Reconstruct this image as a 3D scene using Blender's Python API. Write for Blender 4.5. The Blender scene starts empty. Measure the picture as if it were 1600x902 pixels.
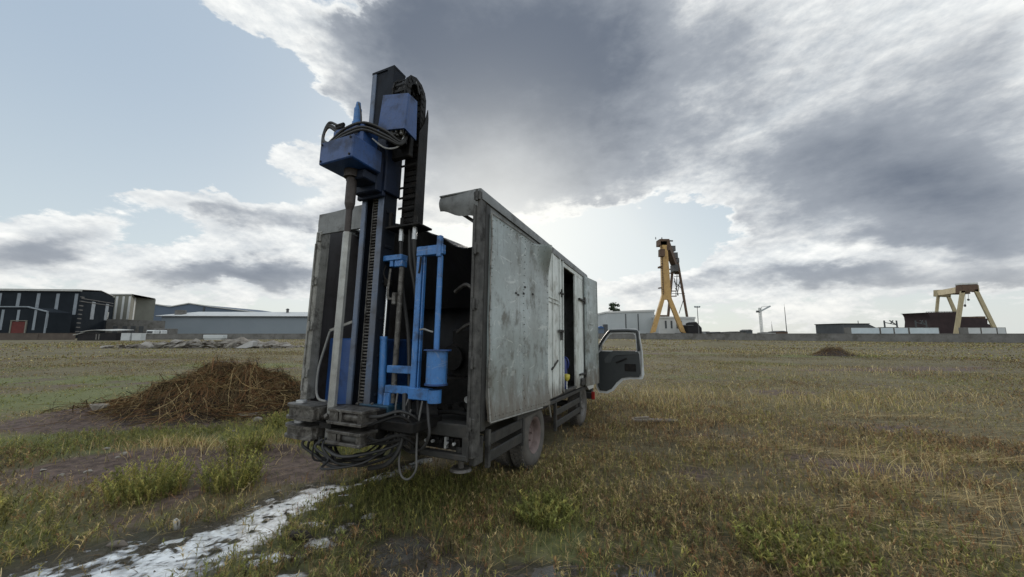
import bpy, bmesh, math, random
import numpy as np
from mathutils import Vector, Matrix

random.seed(7)
rng = np.random.default_rng(11)
R = math.radians
scene = bpy.context.scene
COL = scene.collection

# ------------------------------------------------------------------ camera
CAM_H = 1.65
PITCH = 7.06
cam_data = bpy.data.cameras.new('camera')
cam_data.sensor_width = 36.0
cam_data.lens = 36.0 * 565.0 / 1600.0
cam_data.clip_start = 0.05
cam_data.clip_end = 6000.0
cam = bpy.data.objects.new('camera', cam_data)
COL.objects.link(cam)
cam.location = (0, 0, CAM_H)
cam.rotation_euler = (R(90 + PITCH), 0, 0)
scene.camera = cam

# ------------------------------------------------------------------ view
scene.view_settings.view_transform = 'Standard'
scene.view_settings.look = 'None'
scene.view_settings.exposure = 0.12
scene.view_settings.gamma = 1.0
scene.view_settings.use_curve_mapping = False
scene.cycles.use_denoising = True
scene.cycles.max_bounces = 6
scene.cycles.diffuse_bounces = 3
scene.cycles.glossy_bounces = 3
scene.cycles.transmission_bounces = 4
scene.cycles.sample_clamp_indirect = 4.0

# ------------------------------------------------------------------ sun
SUN_EL, SUN_AZ = 15.5, -3.0          # the sun stands low behind the truck, veiled by cloud
sun_data = bpy.data.lights.new('sun', 'SUN')
sun_data.energy = 1.5
sun_data.angle = R(10.0)
sun_data.color = (1.0, 0.93, 0.82)
sun = bpy.data.objects.new('sun', sun_data)
COL.objects.link(sun)
sd = Vector((math.sin(R(SUN_AZ)) * math.cos(R(SUN_EL)), math.cos(R(SUN_AZ)) * math.cos(R(SUN_EL)), math.sin(R(SUN_EL))))
sun.rotation_euler = sd.to_track_quat('Z', 'Y').to_euler()
sun.location = sd * 400

# ------------------------------------------------------------------ sky: clear-sky model + procedural clouds by world direction
# every cloud bank: (east, up) on the plane ten units north, half width, half height, tilt, weight
CLOUD_COVER = [
    (-0.78, 8.92, 4.49, 3.01, 0.0, 1.3), (-1.13, 6.01, 2.85, 1.8, -15.89, 1.1), (0.93, 4.63, 1.68, 0.87, 10.46, 1.0), (2.84, 6.42, 3.03, 1.83, 0.0, 0.8),
    (6.73, 7.65, 5.0, 3.56, 0.0, 1.1), (11.54, 7.65, 5.77, 3.58, 0.0, 1.1), (12.02, 4.24, 6.02, 1.77, -5.29, 1.2), (5.95, 4.78, 2.77, 0.75, -8.49, 0.7),
    (8.61, 3.47, 1.97, 0.68, -15.93, 0.7), (-7.67, 9.68, 2.3, 0.83, -29.37, 0.8), (-5.8, 8.18, 1.87, 0.55, -40.87, 0.75), (-9.27, 9.9, 1.46, 0.38, -23.28, 0.35),
    (-3.82, 7.03, 1.39, 0.79, -31.23, 0.8), (-6.54, 5.12, 1.8, 0.63, -8.34, 0.75), (-3.71, 4.43, 2.43, 0.87, -10.38, 0.8), (-1.48, 4.24, 1.11, 0.77, 0.0, 0.6),
    (-9.55, 3.66, 2.61, 0.49, -8.16, 0.7), (-6.76, 3.28, 2.56, 0.53, 0.0, 0.65), (-10.51, 4.05, 1.68, 0.19, -5.15, 0.4), (-13.41, 2.57, 1.88, 0.91, 5.19, 1.5),
    (-12.08, 2.17, 0.9, 0.46, 0.0, 0.5), (-9.0, 2.02, 2.13, 0.63, 8.26, 1.35), (-6.46, 1.71, 1.72, 0.51, -5.03, 1.3), (-7.96, 2.39, 0.72, 0.22, 0.0, 0.3),
    (-10.67, 0.97, 5.87, 0.29, 0.0, 0.5), (5.01, 1.53, 2.34, 0.43, 4.03, 0.9), (8.8, 1.84, 2.11, 0.58, 9.96, 0.95), (6.86, 2.26, 0.93, 0.32, 19.81, 0.4),
    (10.94, 3.1, 4.38, 0.76, 0.0, 0.7), (11.65, 1.62, 4.48, 0.55, 0.0, 0.6), (7.96, 0.54, 7.07, 0.39, 0.0, 0.35), (3.21, 1.26, 1.25, 0.32, 0.0, 0.4),
    (3.66, 3.38, 0.56, 0.19, 20.32, 0.3), (4.56, 3.13, 2.0, 0.79, -5.18, -1.25), (-12.86, 6.21, 4.73, 2.25, 0.0, -1.1), (-8.93, 6.62, 2.61, 1.17, -25.47, -0.8),
    (-12.29, 8.92, 2.9, 1.23, -20.82, -0.6), (-6.62, 6.21, 2.33, 0.59, -15.66, -0.5), (-11.54, 4.82, 2.05, 0.39, 0.0, -0.3), (-2.91, 2.72, 1.09, 0.56, 0.0, -0.3),
]
CLOUD_DARK = [
    (-0.77, 7.65, 3.85, 3.55, 0.0, 1.05), (-3.54, 9.57, 2.16, 1.96, 0.0, 0.6), (1.57, 9.36, 3.33, 2.82, 0.0, 0.65), (0.55, 4.24, 1.3, 0.58, 15.61, 0.25),
    (2.67, 7.03, 1.75, 2.63, 21.21, 0.4), (-1.87, 5.21, 1.52, 0.97, -20.87, 0.3), (4.53, 6.01, 1.13, 2.42, -37.85, -0.15), (5.49, 9.36, 1.18, 1.96, -33.64, -0.1),
    (6.71, 7.44, 2.78, 2.42, 20.96, 0.32), (11.46, 4.24, 3.81, 1.48, -8.52, 0.8), (14.29, 3.47, 2.75, 1.92, 0.0, 0.4), (8.98, 5.21, 2.14, 0.86, 20.29, 0.3),
    (13.3, 6.62, 2.85, 1.65, 0.0, 0.28), (10.34, 8.92, 3.9, 1.95, 0.0, 0.2), (14.7, 9.36, 2.35, 1.54, 0.0, 0.2), (-13.36, 2.26, 1.61, 0.41, 3.09, 0.6),
    (-8.97, 1.71, 2.13, 0.37, 6.15, 0.65), (-6.63, 1.65, 1.62, 0.36, -3.03, 0.6), (-6.75, 3.06, 2.2, 0.34, -3.08, 0.42), (-9.34, 3.47, 1.85, 0.23, -6.14, 0.3),
    (-3.66, 3.38, 1.65, 0.41, -5.15, 0.3), (8.78, 1.58, 1.99, 0.36, 6.0, 0.5), (5.01, 1.44, 2.15, 0.22, 3.02, 0.3), (10.89, 2.68, 3.6, 0.3, -3.1, 0.4),
    (11.62, 1.44, 3.93, 0.33, 0.0, 0.3), (1.86, 4.92, 0.75, 0.59, 0.0, 0.15),
]

world = bpy.data.worlds.new('World')
scene.world = world
world.use_nodes = True
WT = world.node_tree
WT.nodes.clear()


class X:
    """a node socket with arithmetic"""
    t = WT

    def __init__(s, v): s.v = v
    def _m(s, op, *a, clamp=False):
        n = X.t.nodes.new('ShaderNodeMath'); n.operation = op; n.use_clamp = clamp
        for i, q in enumerate((s,) + a):
            q = q.v if isinstance(q, X) else q
            if isinstance(q, (int, float)): n.inputs[i].default_value = q
            else: X.t.links.new(q, n.inputs[i])
        return X(n.outputs[0])
    def __add__(s, o): return s._m('ADD', o)
    def __sub__(s, o): return s._m('SUBTRACT', o)
    def __mul__(s, o): return s._m('MULTIPLY', o)
    def __truediv__(s, o): return s._m('DIVIDE', o)
    def maxi(s, o): return s._m('MAXIMUM', o)
    def mini(s, o): return s._m('MINIMUM', o)
    def pw(s, o): return s._m('POWER', o)
    def step(s, lo, hi, a=0.0, b=1.0):
        n = X.t.nodes.new('ShaderNodeMapRange'); n.interpolation_type = 'SMOOTHSTEP'
        X.t.links.new(s.v, n.inputs[0])
        for i, q in enumerate((lo, hi, a, b)): n.inputs[i + 1].default_value = q
        return X(n.outputs[0])


def xnoise(vec, scale, detail, rough, dist=0.0):
    n = X.t.nodes.new('ShaderNodeTexNoise'); n.inputs['Scale'].default_value = scale
    n.inputs['Detail'].default_value = detail; n.inputs['Roughness'].default_value = rough
    n.inputs['Distortion'].default_value = dist
    X.t.links.new(vec, n.inputs['Vector'])
    return n


def xmix(f, a, b):
    n = X.t.nodes.new('ShaderNodeMix'); n.data_type = 'RGBA'
    for i, q in ((0, f), (6, a), (7, b)):
        if isinstance(q, X): X.t.links.new(q.v, n.inputs[i])
        elif isinstance(q, (int, float)): n.inputs[i].default_value = q
        else: n.inputs[i].default_value = (*q, 1.0)
    return X(n.outputs[2])


def xvec(a, b, c=0.0):
    n = X.t.nodes.new('ShaderNodeCombineXYZ')
    for i, q in enumerate((a, b, c)):
        if isinstance(q, X): X.t.links.new(q.v, n.inputs[i])
        else: n.inputs[i].default_value = q
    return n.outputs[0]


def build_sky():
    t = WT
    tc = t.nodes.new('ShaderNodeTexCoord')
    dirv = tc.outputs['Generated']
    sx = t.nodes.new('ShaderNodeSeparateXYZ'); t.links.new(dirv, sx.inputs[0])
    dx, dy, dz = (X(o) for o in sx.outputs)
    north = dy.step(0.05, 0.30)
    den = dy.maxi(0.06)
    gx = dx / den * 10.0
    gy = dz / den * 10.0
    # flattened coordinate: clouds are wider than tall
    flat = xvec(dx, dy, dz * 2.1)
    w1 = xnoise(flat, 4.0, 5, 0.6)
    w2 = xnoise(xvec(dx + 7.3, dy, dz * 2.1), 15.0, 5, 0.6)
    s1 = t.nodes.new('ShaderNodeSeparateColor'); t.links.new(w1.outputs['Color'], s1.inputs[0])
    s2 = t.nodes.new('ShaderNodeSeparateColor'); t.links.new(w2.outputs['Color'], s2.inputs[0])
    wx = gx + (X(s1.outputs[0]) - 0.5) * 3.2 + (X(s2.outputs[0]) - 0.5) * 1.3
    wy = gy + (X(s1.outputs[1]) - 0.5) * 1.6 + (X(s2.outputs[1]) - 0.5) * 0.75
    pos = xvec(wx, wy)

    def banks(rows):
        acc = None
        for (a, e, ra, re, rot, amp) in rows:
            m = t.nodes.new('ShaderNodeMapping'); m.vector_type = 'TEXTURE'
            m.inputs['Location'].default_value = (a, e, 0)
            m.inputs['Rotation'].default_value = (0, 0, R(rot))
            m.inputs['Scale'].default_value = (ra, re, 1)
            t.links.new(pos, m.inputs['Vector'])
            d = t.nodes.new('ShaderNodeVectorMath'); d.operation = 'DOT_PRODUCT'
            t.links.new(m.outputs[0], d.inputs[0]); t.links.new(m.outputs[0], d.inputs[1])
            p = X(d.outputs['Value'])
            g = X(t.nodes.new('ShaderNodeMath').outputs[0]); n = g.v.node
            n.operation = 'POWER'; n.inputs[0].default_value = 0.42; t.links.new(p.v, n.inputs[1])
            acc = g * amp if acc is None else g._m('MULTIPLY_ADD', amp, acc)
        return acc

    f1 = X(xnoise(flat, 6.5, 9, 0.60).outputs['Fac'])
    f2 = X(xnoise(flat, 24.0, 7, 0.62).outputs['Fac'])
    f3 = X(xnoise(xvec(dx + 3.1, dy * 0.8 + dx * 0.2, dz * 1.6), 3.2, 6, 0.58, 0.3).outputs['Fac'])
    # the same fields a little higher up: their difference lights the tops of the heaps
    fu1 = X(xnoise(xvec(dx, dy, dz * 2.1 + 0.045), 6.5, 9, 0.60).outputs['Fac'])
    fu2 = X(xnoise(xvec(dx, dy, dz * 2.1 + 0.014), 24.0, 7, 0.62).outputs['Fac'])
    relief = (f1 - fu1) * 1.5 + (f2 - fu2) * 0.7
    low = dz.step(0.02, 0.30, 1.0, 0.0)
    f4 = X(xnoise(xvec(dx, dy, dz * 3.0 + 4.0), 34.0, 6, 0.6).outputs['Fac'])
    cov = banks(CLOUD_COVER) * north - 0.18 + (f1 - 0.5) * 1.0 + (f2 - 0.5) * 0.72 + (f4 - 0.5) * low * 0.7
    # behind the camera: broken cloud
    cov = cov + north * -0.45 + 0.45
    alpha = cov.step(0.12, 0.34)
    core = cov.step(0.22, 0.62)
    darkness = (banks(CLOUD_DARK) * north + (north * -0.05 + 0.05) + (f3 - 0.5) * 0.75 + (f1 - 0.5) * 0.8 + (f2 - 0.5) * 0.4 - relief * 0.45) * core
    darkness = darkness._m('MAXIMUM', 0.0)
    # nearness to the veiled sun
    dp = t.nodes.new('ShaderNodeVectorMath'); dp.operation = 'DOT_PRODUCT'
    t.links.new(dirv, dp.inputs[0]); dp.inputs[1].default_value = sd
    cs = X(dp.outputs['Value']).maxi(0.0)
    glow = cs.pw(9.0)
    halo = cs.pw(60.0)
    # clear sky
    nish = t.nodes.new('ShaderNodeTexSky'); nish.sky_type = 'NISHITA'; nish.sun_disc = False
    nish.sun_elevation = R(SUN_EL); nish.sun_rotation = R(SUN_AZ)
    nish.air_density = 1.0; nish.dust_density = 1.2
    el = dz.maxi(0.0)
    up = el.step(0.0, 0.55)
    clear = xmix(up, (0.64, 0.72, 0.75), (0.42, 0.52, 0.635))
    clear = xmix(glow * 0.75, clear, (0.90, 0.93, 0.89))
    sc_ = t.nodes.new('ShaderNodeVectorMath'); sc_.operation = 'SCALE'
    t.links.new(nish.outputs[0], sc_.inputs[0]); sc_.inputs['Scale'].default_value = 0.09
    mn = t.nodes.new("ShaderNodeVectorMath"); mn.operation = "MINIMUM"; t.links.new(sc_.outputs[0], mn.inputs[0]); mn.inputs[1].default_value = (0.85, 0.85, 0.85)
    clear = xmix(0.15, clear, X(mn.outputs[0]))
    # cloud tones: sunlit rim, body, heavy base
    lit = (f2 - 0.5) * 0.9 + (f1 - 0.5) * 0.5 + 0.62 + relief * 0.9
    lit = lit._m('MINIMUM', 1.0)._m('MAXIMUM', 0.0)
    white = xmix(lit, (0.50, 0.55, 0.60), (0.94, 0.95, 0.93))
    white = xmix(cs.pw(28.0) * 0.9, white, (1.02, 1.0, 0.93))
    body = xmix(darkness.step(0.0, 0.60), white, (0.345, 0.378, 0.425))
    body = xmix(darkness.step(0.30, 1.45), body, (0.138, 0.166, 0.216))
    col = xmix(alpha, clear, body)
    # cloud facing the sun, behind the camera, is lit full on
    back = t.nodes.new('ShaderNodeVectorMath'); back.operation = 'SCALE'; t.links.new(col.v, back.inputs[0])
    t.links.new((north * -0.40 + 1.40).v, back.inputs['Scale'])
    col = X(back.outputs[0])
    # bright haze low over the horizon
    near_sun = cs.pw(28.0)
    col = xmix(near_sun * 0.65, col, (0.98, 0.98, 0.93))
    hz = el.step(0.0, 0.15, 1.0, 0.0)
    col = xmix(hz * 0.35, col, (0.74, 0.715, 0.635))
    k = t.nodes.new('ShaderNodeVectorMath'); k.operation = 'SCALE'; k.inputs['Scale'].default_value = 10.0
    t.links.new(col.v, k.inputs[0])
    bg = t.nodes.new('ShaderNodeBackground'); bg.inputs['Strength'].default_value = 0.1
    t.links.new(k.outputs[0], bg.inputs['Color'])
    out = t.nodes.new('ShaderNodeOutputWorld')
    t.links.new(bg.outputs[0], out.inputs['Surface'])


build_sky()
world.cycles.sampling_method = 'MANUAL'
world.cycles.sample_map_resolution = 512

# ------------------------------------------------------------------ helpers
def put(o, parent=None):
    COL.objects.link(o)
    if parent is not None: o.parent = parent
    return o


def tag(o, label=None, cat=None, group=None, kind=None):
    if label: o['label'] = label
    if cat: o['category'] = cat
    if group: o['group'] = group
    if kind: o['kind'] = kind
    return o


def empty(name, loc=(0, 0, 0), rot=(0, 0, 0)):
    o = bpy.data.objects.new(name, None); o.empty_display_size = 0.2
    o.location = loc; o.rotation_euler = rot
    return put(o)


def copy_tree(o, parent=None):
    c = o.copy(); COL.objects.link(c); c.parent = parent
    for ch in [q for q in list(o.children)]: copy_tree(ch, c)
    return c


def smooth_path(pts, n=6):
    P = [Vector(p) for p in pts]
    if len(P) < 3: return P
    out = []
    for i in range(len(P) - 1):
        a, b, c, d = P[max(i - 1, 0)], P[i], P[i + 1], P[min(i + 2, len(P) - 1)]
        for k in range(n):
            t = k / n
            out.append(0.5 * ((2 * b) + (c - a) * t + (2 * a - 5 * b + 4 * c - d) * t * t + (3 * b - a - 3 * c + d) * t ** 3))
    out.append(P[-1])
    return out


class MB:
    """collects shapes; build() links them as ONE mesh object"""

    def __init__(s): s.bm = bmesh.new()

    def box(s, x0, x1, y0, y1, z0, z1, bev=0.0, M=None):
        r = bmesh.ops.create_cube(s.bm, size=1.0)
        vs = r['verts']
        bmesh.ops.scale(s.bm, verts=vs, vec=(abs(x1 - x0), abs(y1 - y0), abs(z1 - z0)))
        bmesh.ops.translate(s.bm, verts=vs, vec=((x0 + x1) / 2, (y0 + y1) / 2, (z0 + z1) / 2))
        if bev > 0:
            es = list({e for v in vs for e in v.link_edges})
            rb = bmesh.ops.bevel(s.bm, geom=es, offset=bev, segments=1, affect='EDGES', profile=0.5)
            vs = list({v for f in rb['faces'] for v in f.verts} | {v for v in vs if v.is_valid})
        if M is not None: bmesh.ops.transform(s.bm, matrix=M, verts=vs)
        return s

    def bar(s, p0, p1, w, h, up=(0, 0, 1), bev=0.0):
        p0, p1 = Vector(p0), Vector(p1)
        d = p1 - p0; L = d.length; d.normalize()
        u = Vector(up)
        sx = d.cross(u)
        if sx.length < 1e-4: sx = d.cross(Vector((1, 0, 0)))
        sx.normalize(); uz = sx.cross(d)
        M = Matrix((( sx.x, d.x, uz.x, (p0.x + p1.x) / 2), (sx.y, d.y, uz.y, (p0.y + p1.y) / 2), (sx.z, d.z, uz.z, (p0.z + p1.z) / 2), (0, 0, 0, 1)))
        return s.box(-w / 2, w / 2, -L / 2, L / 2, -h / 2, h / 2, bev, M)

    def cyl(s, p0, p1, r0, r1=None, seg=14, caps=True):
        p0, p1 = Vector(p0), Vector(p1)
        r1 = r0 if r1 is None else r1
        d = (p1 - p0).normalized()
        a = d.orthogonal().normalized(); b = d.cross(a)
        A = [s.bm.verts.new(p0 + (a * math.cos(2 * math.pi * i / seg) + b * math.sin(2 * math.pi * i / seg)) * r0) for i in range(seg)]
        B = [s.bm.verts.new(p1 + (a * math.cos(2 * math.pi * i / seg) + b * math.sin(2 * math.pi * i / seg)) * r1) for i in range(seg)]
        for i in range(seg):
            s.bm.faces.new((A[i], A[(i + 1) % seg], B[(i + 1) % seg], B[i]))
        if caps:
            s.bm.faces.new(A[::-1]); s.bm.faces.new(B)
        return s

    def tube(s, pts, r, seg=7, smooth=5, taper=None):
        P = smooth_path(pts, smooth) if smooth else [Vector(p) for p in pts]
        prev = None; a = None
        for i, p in enumerate(P):
            d = (P[min(i + 1, len(P) - 1)] - P[max(i - 1, 0)])
            if d.length < 1e-7: d = Vector((0, 0, 1))
            d.normalize()
            if a is None: a = d.orthogonal().normalized()
            else:
                a = a - d * a.dot(d)
                a = a.normalized() if a.length > 1e-5 else d.orthogonal().normalized()
            b = d.cross(a)
            rr = r if taper is None else r + (taper - r) * i / (len(P) - 1)
            ring = [s.bm.verts.new(p + (a * math.cos(2 * math.pi * k / seg) + b * math.sin(2 * math.pi * k / seg)) * rr) for k in range(seg)]
            if prev:
                for k in range(seg):
                    s.bm.faces.new((prev[k], prev[(k + 1) % seg], ring[(k + 1) % seg], ring[k]))
            else: s.bm.faces.new(ring[::-1])
            prev = ring
        s.bm.faces.new(prev)
        return s

    def prism(s, pts, off):
        """polygon of 3-D points pushed along off"""
        off = Vector(off)
        A = [s.bm.verts.new(Vector(p)) for p in pts]
        B = [s.bm.verts.new(Vector(p) + off) for p in pts]
        n = len(A)
        s.bm.faces.new(A[::-1]); s.bm.faces.new(B)
        for i in range(n): s.bm.faces.new((A[i], A[(i + 1) % n], B[(i + 1) % n], B[i]))
        return s

    def lathe(s, prof, c, axis=(1, 0, 0), seg=32):
        """prof: (radius, distance along axis)"""
        c = Vector(c); d = Vector(axis).normalized(); a = d.orthogonal().normalized(); b = d.cross(a)
        prev = None
        for (r, h) in prof:
            ring = [s.bm.verts.new(c + d * h + (a * math.cos(2 * math.pi * k / seg) + b * math.sin(2 * math.pi * k / seg)) * max(r, 0.0005)) for k in range(seg)]
            if prev:
                for k in range(seg): s.bm.faces.new((prev[k], prev[(k + 1) % seg], ring[(k + 1) % seg], ring[k]))
            prev = ring
        return s

    def sheet(s, nu, nv, fn, thick=0.0):
        """grid sheet fn(a, b) -> point, a and b from 0 to 1; thick gives it a second skin along its normal"""
        V = [[s.bm.verts.new(Vector(fn(i / nu, j / nv))) for j in range(nv + 1)] for i in range(nu + 1)]
        F = [s.bm.faces.new((V[i][j], V[i + 1][j], V[i + 1][j + 1], V[i][j + 1])) for i in range(nu) for j in range(nv)]
        if thick:
            bmesh.ops.recalc_face_normals(s.bm, faces=F)
            bmesh.ops.solidify(s.bm, geom=F, thickness=thick)
        return s

    def rock(s, c, r, squash=(1, 1, 0.7), seed=0, sub=3, rough=0.25, cut=0):
        rr = random.Random(seed)
        g = bmesh.ops.create_icosphere(s.bm, subdivisions=sub, radius=1.0)
        vs = g['verts']
        dirs = [(Vector((rr.uniform(-1, 1), rr.uniform(-1, 1), rr.uniform(-1, 1))).normalized(), rr.uniform(0.55, 0.95)) for _ in range(9 + cut)]
        for v in vs:
            p = v.co.copy()
            for d, lim in dirs:
                k = p.dot(d)
                if k > lim: p -= d * (k - lim) * 0.9
            p *= 1 + rr.uniform(-rough, rough) * 0.12
            v.co = Vector((p.x * squash[0], p.y * squash[1], p.z * squash[2])) * r
        ang = rr.uniform(0, 6.28)
        bmesh.ops.transform(s.bm, matrix=Matrix.Translation(Vector(c)) @ Matrix.Rotation(ang, 4, 'Z') @ Matrix.Rotation(rr.uniform(-0.3, 0.3), 4, 'X'), verts=vs)
        return s

    def hull(s, c, r, seed, squash=(1, 1, 0.6), n=14):
        rr = random.Random(seed); vs = []
        for k in range(n):
            p = Vector((rr.uniform(-1, 1), rr.uniform(-1, 1), rr.uniform(-1, 1))).normalized() * rr.uniform(0.75, 1.1)
            vs.append(s.bm.verts.new(Vector((p.x * squash[0], p.y * squash[1], p.z * squash[2])) * r + Vector(c)))
        g = bmesh.ops.convex_hull(s.bm, input=vs)
        bmesh.ops.delete(s.bm, geom=[v for v in g['geom_interior'] if isinstance(v, bmesh.types.BMVert)], context='VERTS')
        return s

    def build(s, name, mat, parent=None, sharp=35, loc=None):
        me = bpy.data.meshes.new(name)
        bmesh.ops.recalc_face_normals(s.bm, faces=s.bm.faces[:])
        s.bm.to_mesh(me); s.bm.free()
        me.materials.append(mat)
        me.polygons.foreach_set('use_smooth', np.ones(len(me.polygons), bool))
        if len(me.polygons): me.set_sharp_from_angle(angle=R(sharp))
        o = bpy.data.objects.new(name, me)
        if loc is not None: o.location = loc
        return put(o, parent)


# ------------------------------------------------------------------ materials
MATS = {}


def mat(name, c1, c2=None, scale=6.0, rough=0.6, metal=0.0, bump=0.0, bscale=None, grime=None, grime_amt=0.0, gscale=3.0,
        streak=0.0, scratch=0.0, scratch_c=(0.5, 0.5, 0.5), spec=0.5, contrast=0.25, bands=None, rvar=0.12, mud=None):
    """painted / weathered surface; all patterns live in the object's own space"""
    m = bpy.data.materials.new(name); m.use_nodes = True
    t = m.node_tree; t.nodes.clear(); X.t = t
    out = t.nodes.new('ShaderNodeOutputMaterial'); bs = t.nodes.new('ShaderNodeBsdfPrincipled')
    t.links.new(bs.outputs[0], out.inputs[0])
    tc = t.nodes.new('ShaderNodeTexCoord').outputs['Object']
    c2 = c2 or tuple(x * 0.75 for x in c1)
    n1 = X(xnoise(tc, scale, 6, 0.62).outputs['Fac'])
    col = xmix(n1.step(0.5 - contrast, 0.5 + contrast), c1, c2)
    rr = (n1 - 0.5) * (rvar * 2) + rough
    if bands:                      # ribs of a profiled sheet: (axis vector, spacing)
        d = t.nodes.new('ShaderNodeVectorMath'); d.operation = 'DOT_PRODUCT'
        t.links.new(tc, d.inputs[0]); d.inputs[1].default_value = bands[0]
        ph = X(d.outputs['Value']) * (6.2832 / bands[1])
        rib = ph._m('SINE') * 0.5 + 0.5
    if streak > 0:
        mp = t.nodes.new('ShaderNodeMapping'); mp.inputs['Scale'].default_value = (9, 9, 0.7); t.links.new(tc, mp.inputs[0])
        s = X(xnoise(mp.outputs[0], 1.6, 6, 0.7).outputs['Fac'])
        col = xmix(s.step(0.52, 0.72) * streak, col, grime or (0.05, 0.04, 0.03))
    if scratch > 0:
        # long thin curved scratches: contour lines of a smooth field, broken up by a second one
        for (sc_, th_, sd_) in ((1.6, 0.010, 0.0), (3.4, 0.014, 5.0), (0.9, 0.006, 9.0)):
            mp = t.nodes.new('ShaderNodeMapping'); mp.inputs['Location'].default_value = (sd_, sd_, sd_); mp.inputs['Scale'].default_value = (1, 0.7, 1.6); t.links.new(tc, mp.inputs[0])
            cn = X(xnoise(mp.outputs[0], sc_, 2, 0.4, 0.8).outputs['Fac']); br_ = X(xnoise(mp.outputs[0], sc_ * 3.1, 3, 0.6).outputs['Fac'])
            line = (cn - 0.5)._m('ABSOLUTE').step(th_, th_ * 0.4) * br_.step(0.52, 0.58)
            col = xmix(line * min(1.0, scratch * 1.1), col, scratch_c)
        for (sc, an) in (((2.5, 3, 42), 0.5), ((30, 28, 2.6), -0.2), ((12, 12, 12), 0.0)):
            mp = t.nodes.new('ShaderNodeMapping'); mp.inputs['Scale'].default_value = sc; mp.inputs['Rotation'].default_value = (an, an * 0.4, 0)
            t.links.new(tc, mp.inputs[0])
            s = X(xnoise(mp.outputs[0], 1.0, 5, 0.75, 0.6).outputs['Fac'])
            col = xmix(s.step(0.66, 0.70) * scratch, col, scratch_c)
            col = xmix(s.step(0.34, 0.30) * scratch * 0.8, col, grime or (0.04, 0.035, 0.03))
    if grime_amt > 0:
        g = X(xnoise(tc, gscale, 8, 0.68).outputs['Fac'])
        gf = g.step(0.50, 0.66) * grime_amt
        col = xmix(gf, col, grime or (0.04, 0.035, 0.03))
        rr = rr + gf * 0.25
        g2 = X(xnoise(tc, gscale * 9, 4, 0.6).outputs['Fac'])
        col = xmix(g2.step(0.60, 0.70) * grime_amt * 0.8, col, grime or (0.04, 0.035, 0.03))
    if mud:                        # road dirt thrown up from below, in the thing's own height
        sz = t.nodes.new('ShaderNodeSeparateXYZ'); t.links.new(tc, sz.inputs[0])
        mpz = t.nodes.new('ShaderNodeMapping'); mpz.inputs['Scale'].default_value = (3, 3, 1.2); t.links.new(tc, mpz.inputs[0])
        mn_ = X(xnoise(mpz.outputs[0], 2.2, 7, 0.68).outputs['Fac'])
        mf = (X(sz.outputs[2]).step(mud[0], mud[1], 0.0, 1.0) * 0.75 + (mn_ - 0.5) * 1.5).step(0.15, 0.85) * X(sz.outputs[2]).step(mud[0] + 0.3, mud[0] - 0.2)
        col = xmix(mf * 0.85, col, (0.115, 0.092, 0.068)); rr = rr + mf * 0.35
    t.links.new(col.v, bs.inputs['Base Color'])
    t.links.new(rr._m('MINIMUM', 1.0)._m('MAXIMUM', 0.05).v, bs.inputs['Roughness'])
    bs.inputs['Metallic'].default_value = metal
    bs.inputs['Specular IOR Level'].default_value = spec
    if bump > 0 or bands:
        b = t.nodes.new('ShaderNodeBump'); b.inputs['Strength'].default_value = 1.0
        b.inputs['Distance'].default_value = max(bump, 0.002)
        h = X(xnoise(tc, bscale or scale * 2, 4, 0.6).outputs['Fac']) if bump > 0 else None
        if bands:
            h = rib * 4.0 if h is None else h + rib * 4.0
        t.links.new(h.v, b.inputs['Height']); t.links.new(b.outputs[0], bs.inputs['Normal'])
    MATS[name] = m
    return m


GRIME = (0.035, 0.028, 0.022)
M_alu = mat('scuffed_aluminium_panel', (0.345, 0.392, 0.392), (0.235, 0.258, 0.245), 1.4, 0.36, 0.0, 0.004, 3, (0.085, 0.075, 0.055), 0.75, 2.4, 0.45, 0.8, (0.46, 0.49, 0.47), 0.5, contrast=0.16, mud=(1.5, 0.75))
M_white = mat('dirty_white_panel', (0.66, 0.69, 0.66), (0.50, 0.53, 0.50), 3, 0.5, 0, 0.002, 4, (0.16, 0.14, 0.10), 0.5, 2.2, 0.6, 0.25, (0.6, 0.6, 0.58), mud=(1.15, 0.72))
M_post = mat('grimy_grey_post', (0.095, 0.092, 0.085), (0.035, 0.034, 0.032), 9, 0.65, 0.2, 0.004, 30, (0.022, 0.02, 0.018), 0.95, 6, 0.7)
M_postL = mat('weathered_light_post', (0.30, 0.295, 0.27), (0.20, 0.195, 0.175), 9, 0.65, 0.1, 0.004, 30, GRIME, 0.7, 6, 0.6)
M_frame = mat('black_chassis_steel', (0.045, 0.045, 0.042), (0.028, 0.027, 0.026), 8, 0.6, 0.2, 0.003, 30, (0.09, 0.075, 0.06), 0.35, 5)
M_grey = mat('grey_roof_sheet', (0.20, 0.205, 0.20), (0.13, 0.135, 0.13), 5, 0.55, 0.2, 0.003, 8, GRIME, 0.5, 4, 0.3)
M_inshade = mat('interior_shade', (0.035, 0.038, 0.044), (0.022, 0.024, 0.028), 4, 0.7, 0, 0.003, 12, (0.06, 0.05, 0.04), 0.3, 4)  # near black: the shade inside the box is put into the colour
M_wood = mat('shaded_stained_panel', (0.075, 0.072, 0.075), (0.05, 0.045, 0.045), 3, 0.6, 0, 0.002, 9, (0.03, 0.02, 0.018), 0.5, 3, 0.4)  # stains over a base darkened for the shade inside the box
M_tarp = mat('black_tarpaulin', (0.018, 0.018, 0.019), (0.012, 0.012, 0.013), 4, 0.55, 0, 0.01, 7)
M_blue = mat('blue_machine_paint', (0.044, 0.170, 0.43), (0.036, 0.130, 0.32), 5, 0.42, 0, 0.002, 25, (0.028, 0.028, 0.032), 0.65, 5, 0.6, 0.5, (0.16, 0.22, 0.34))
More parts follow.
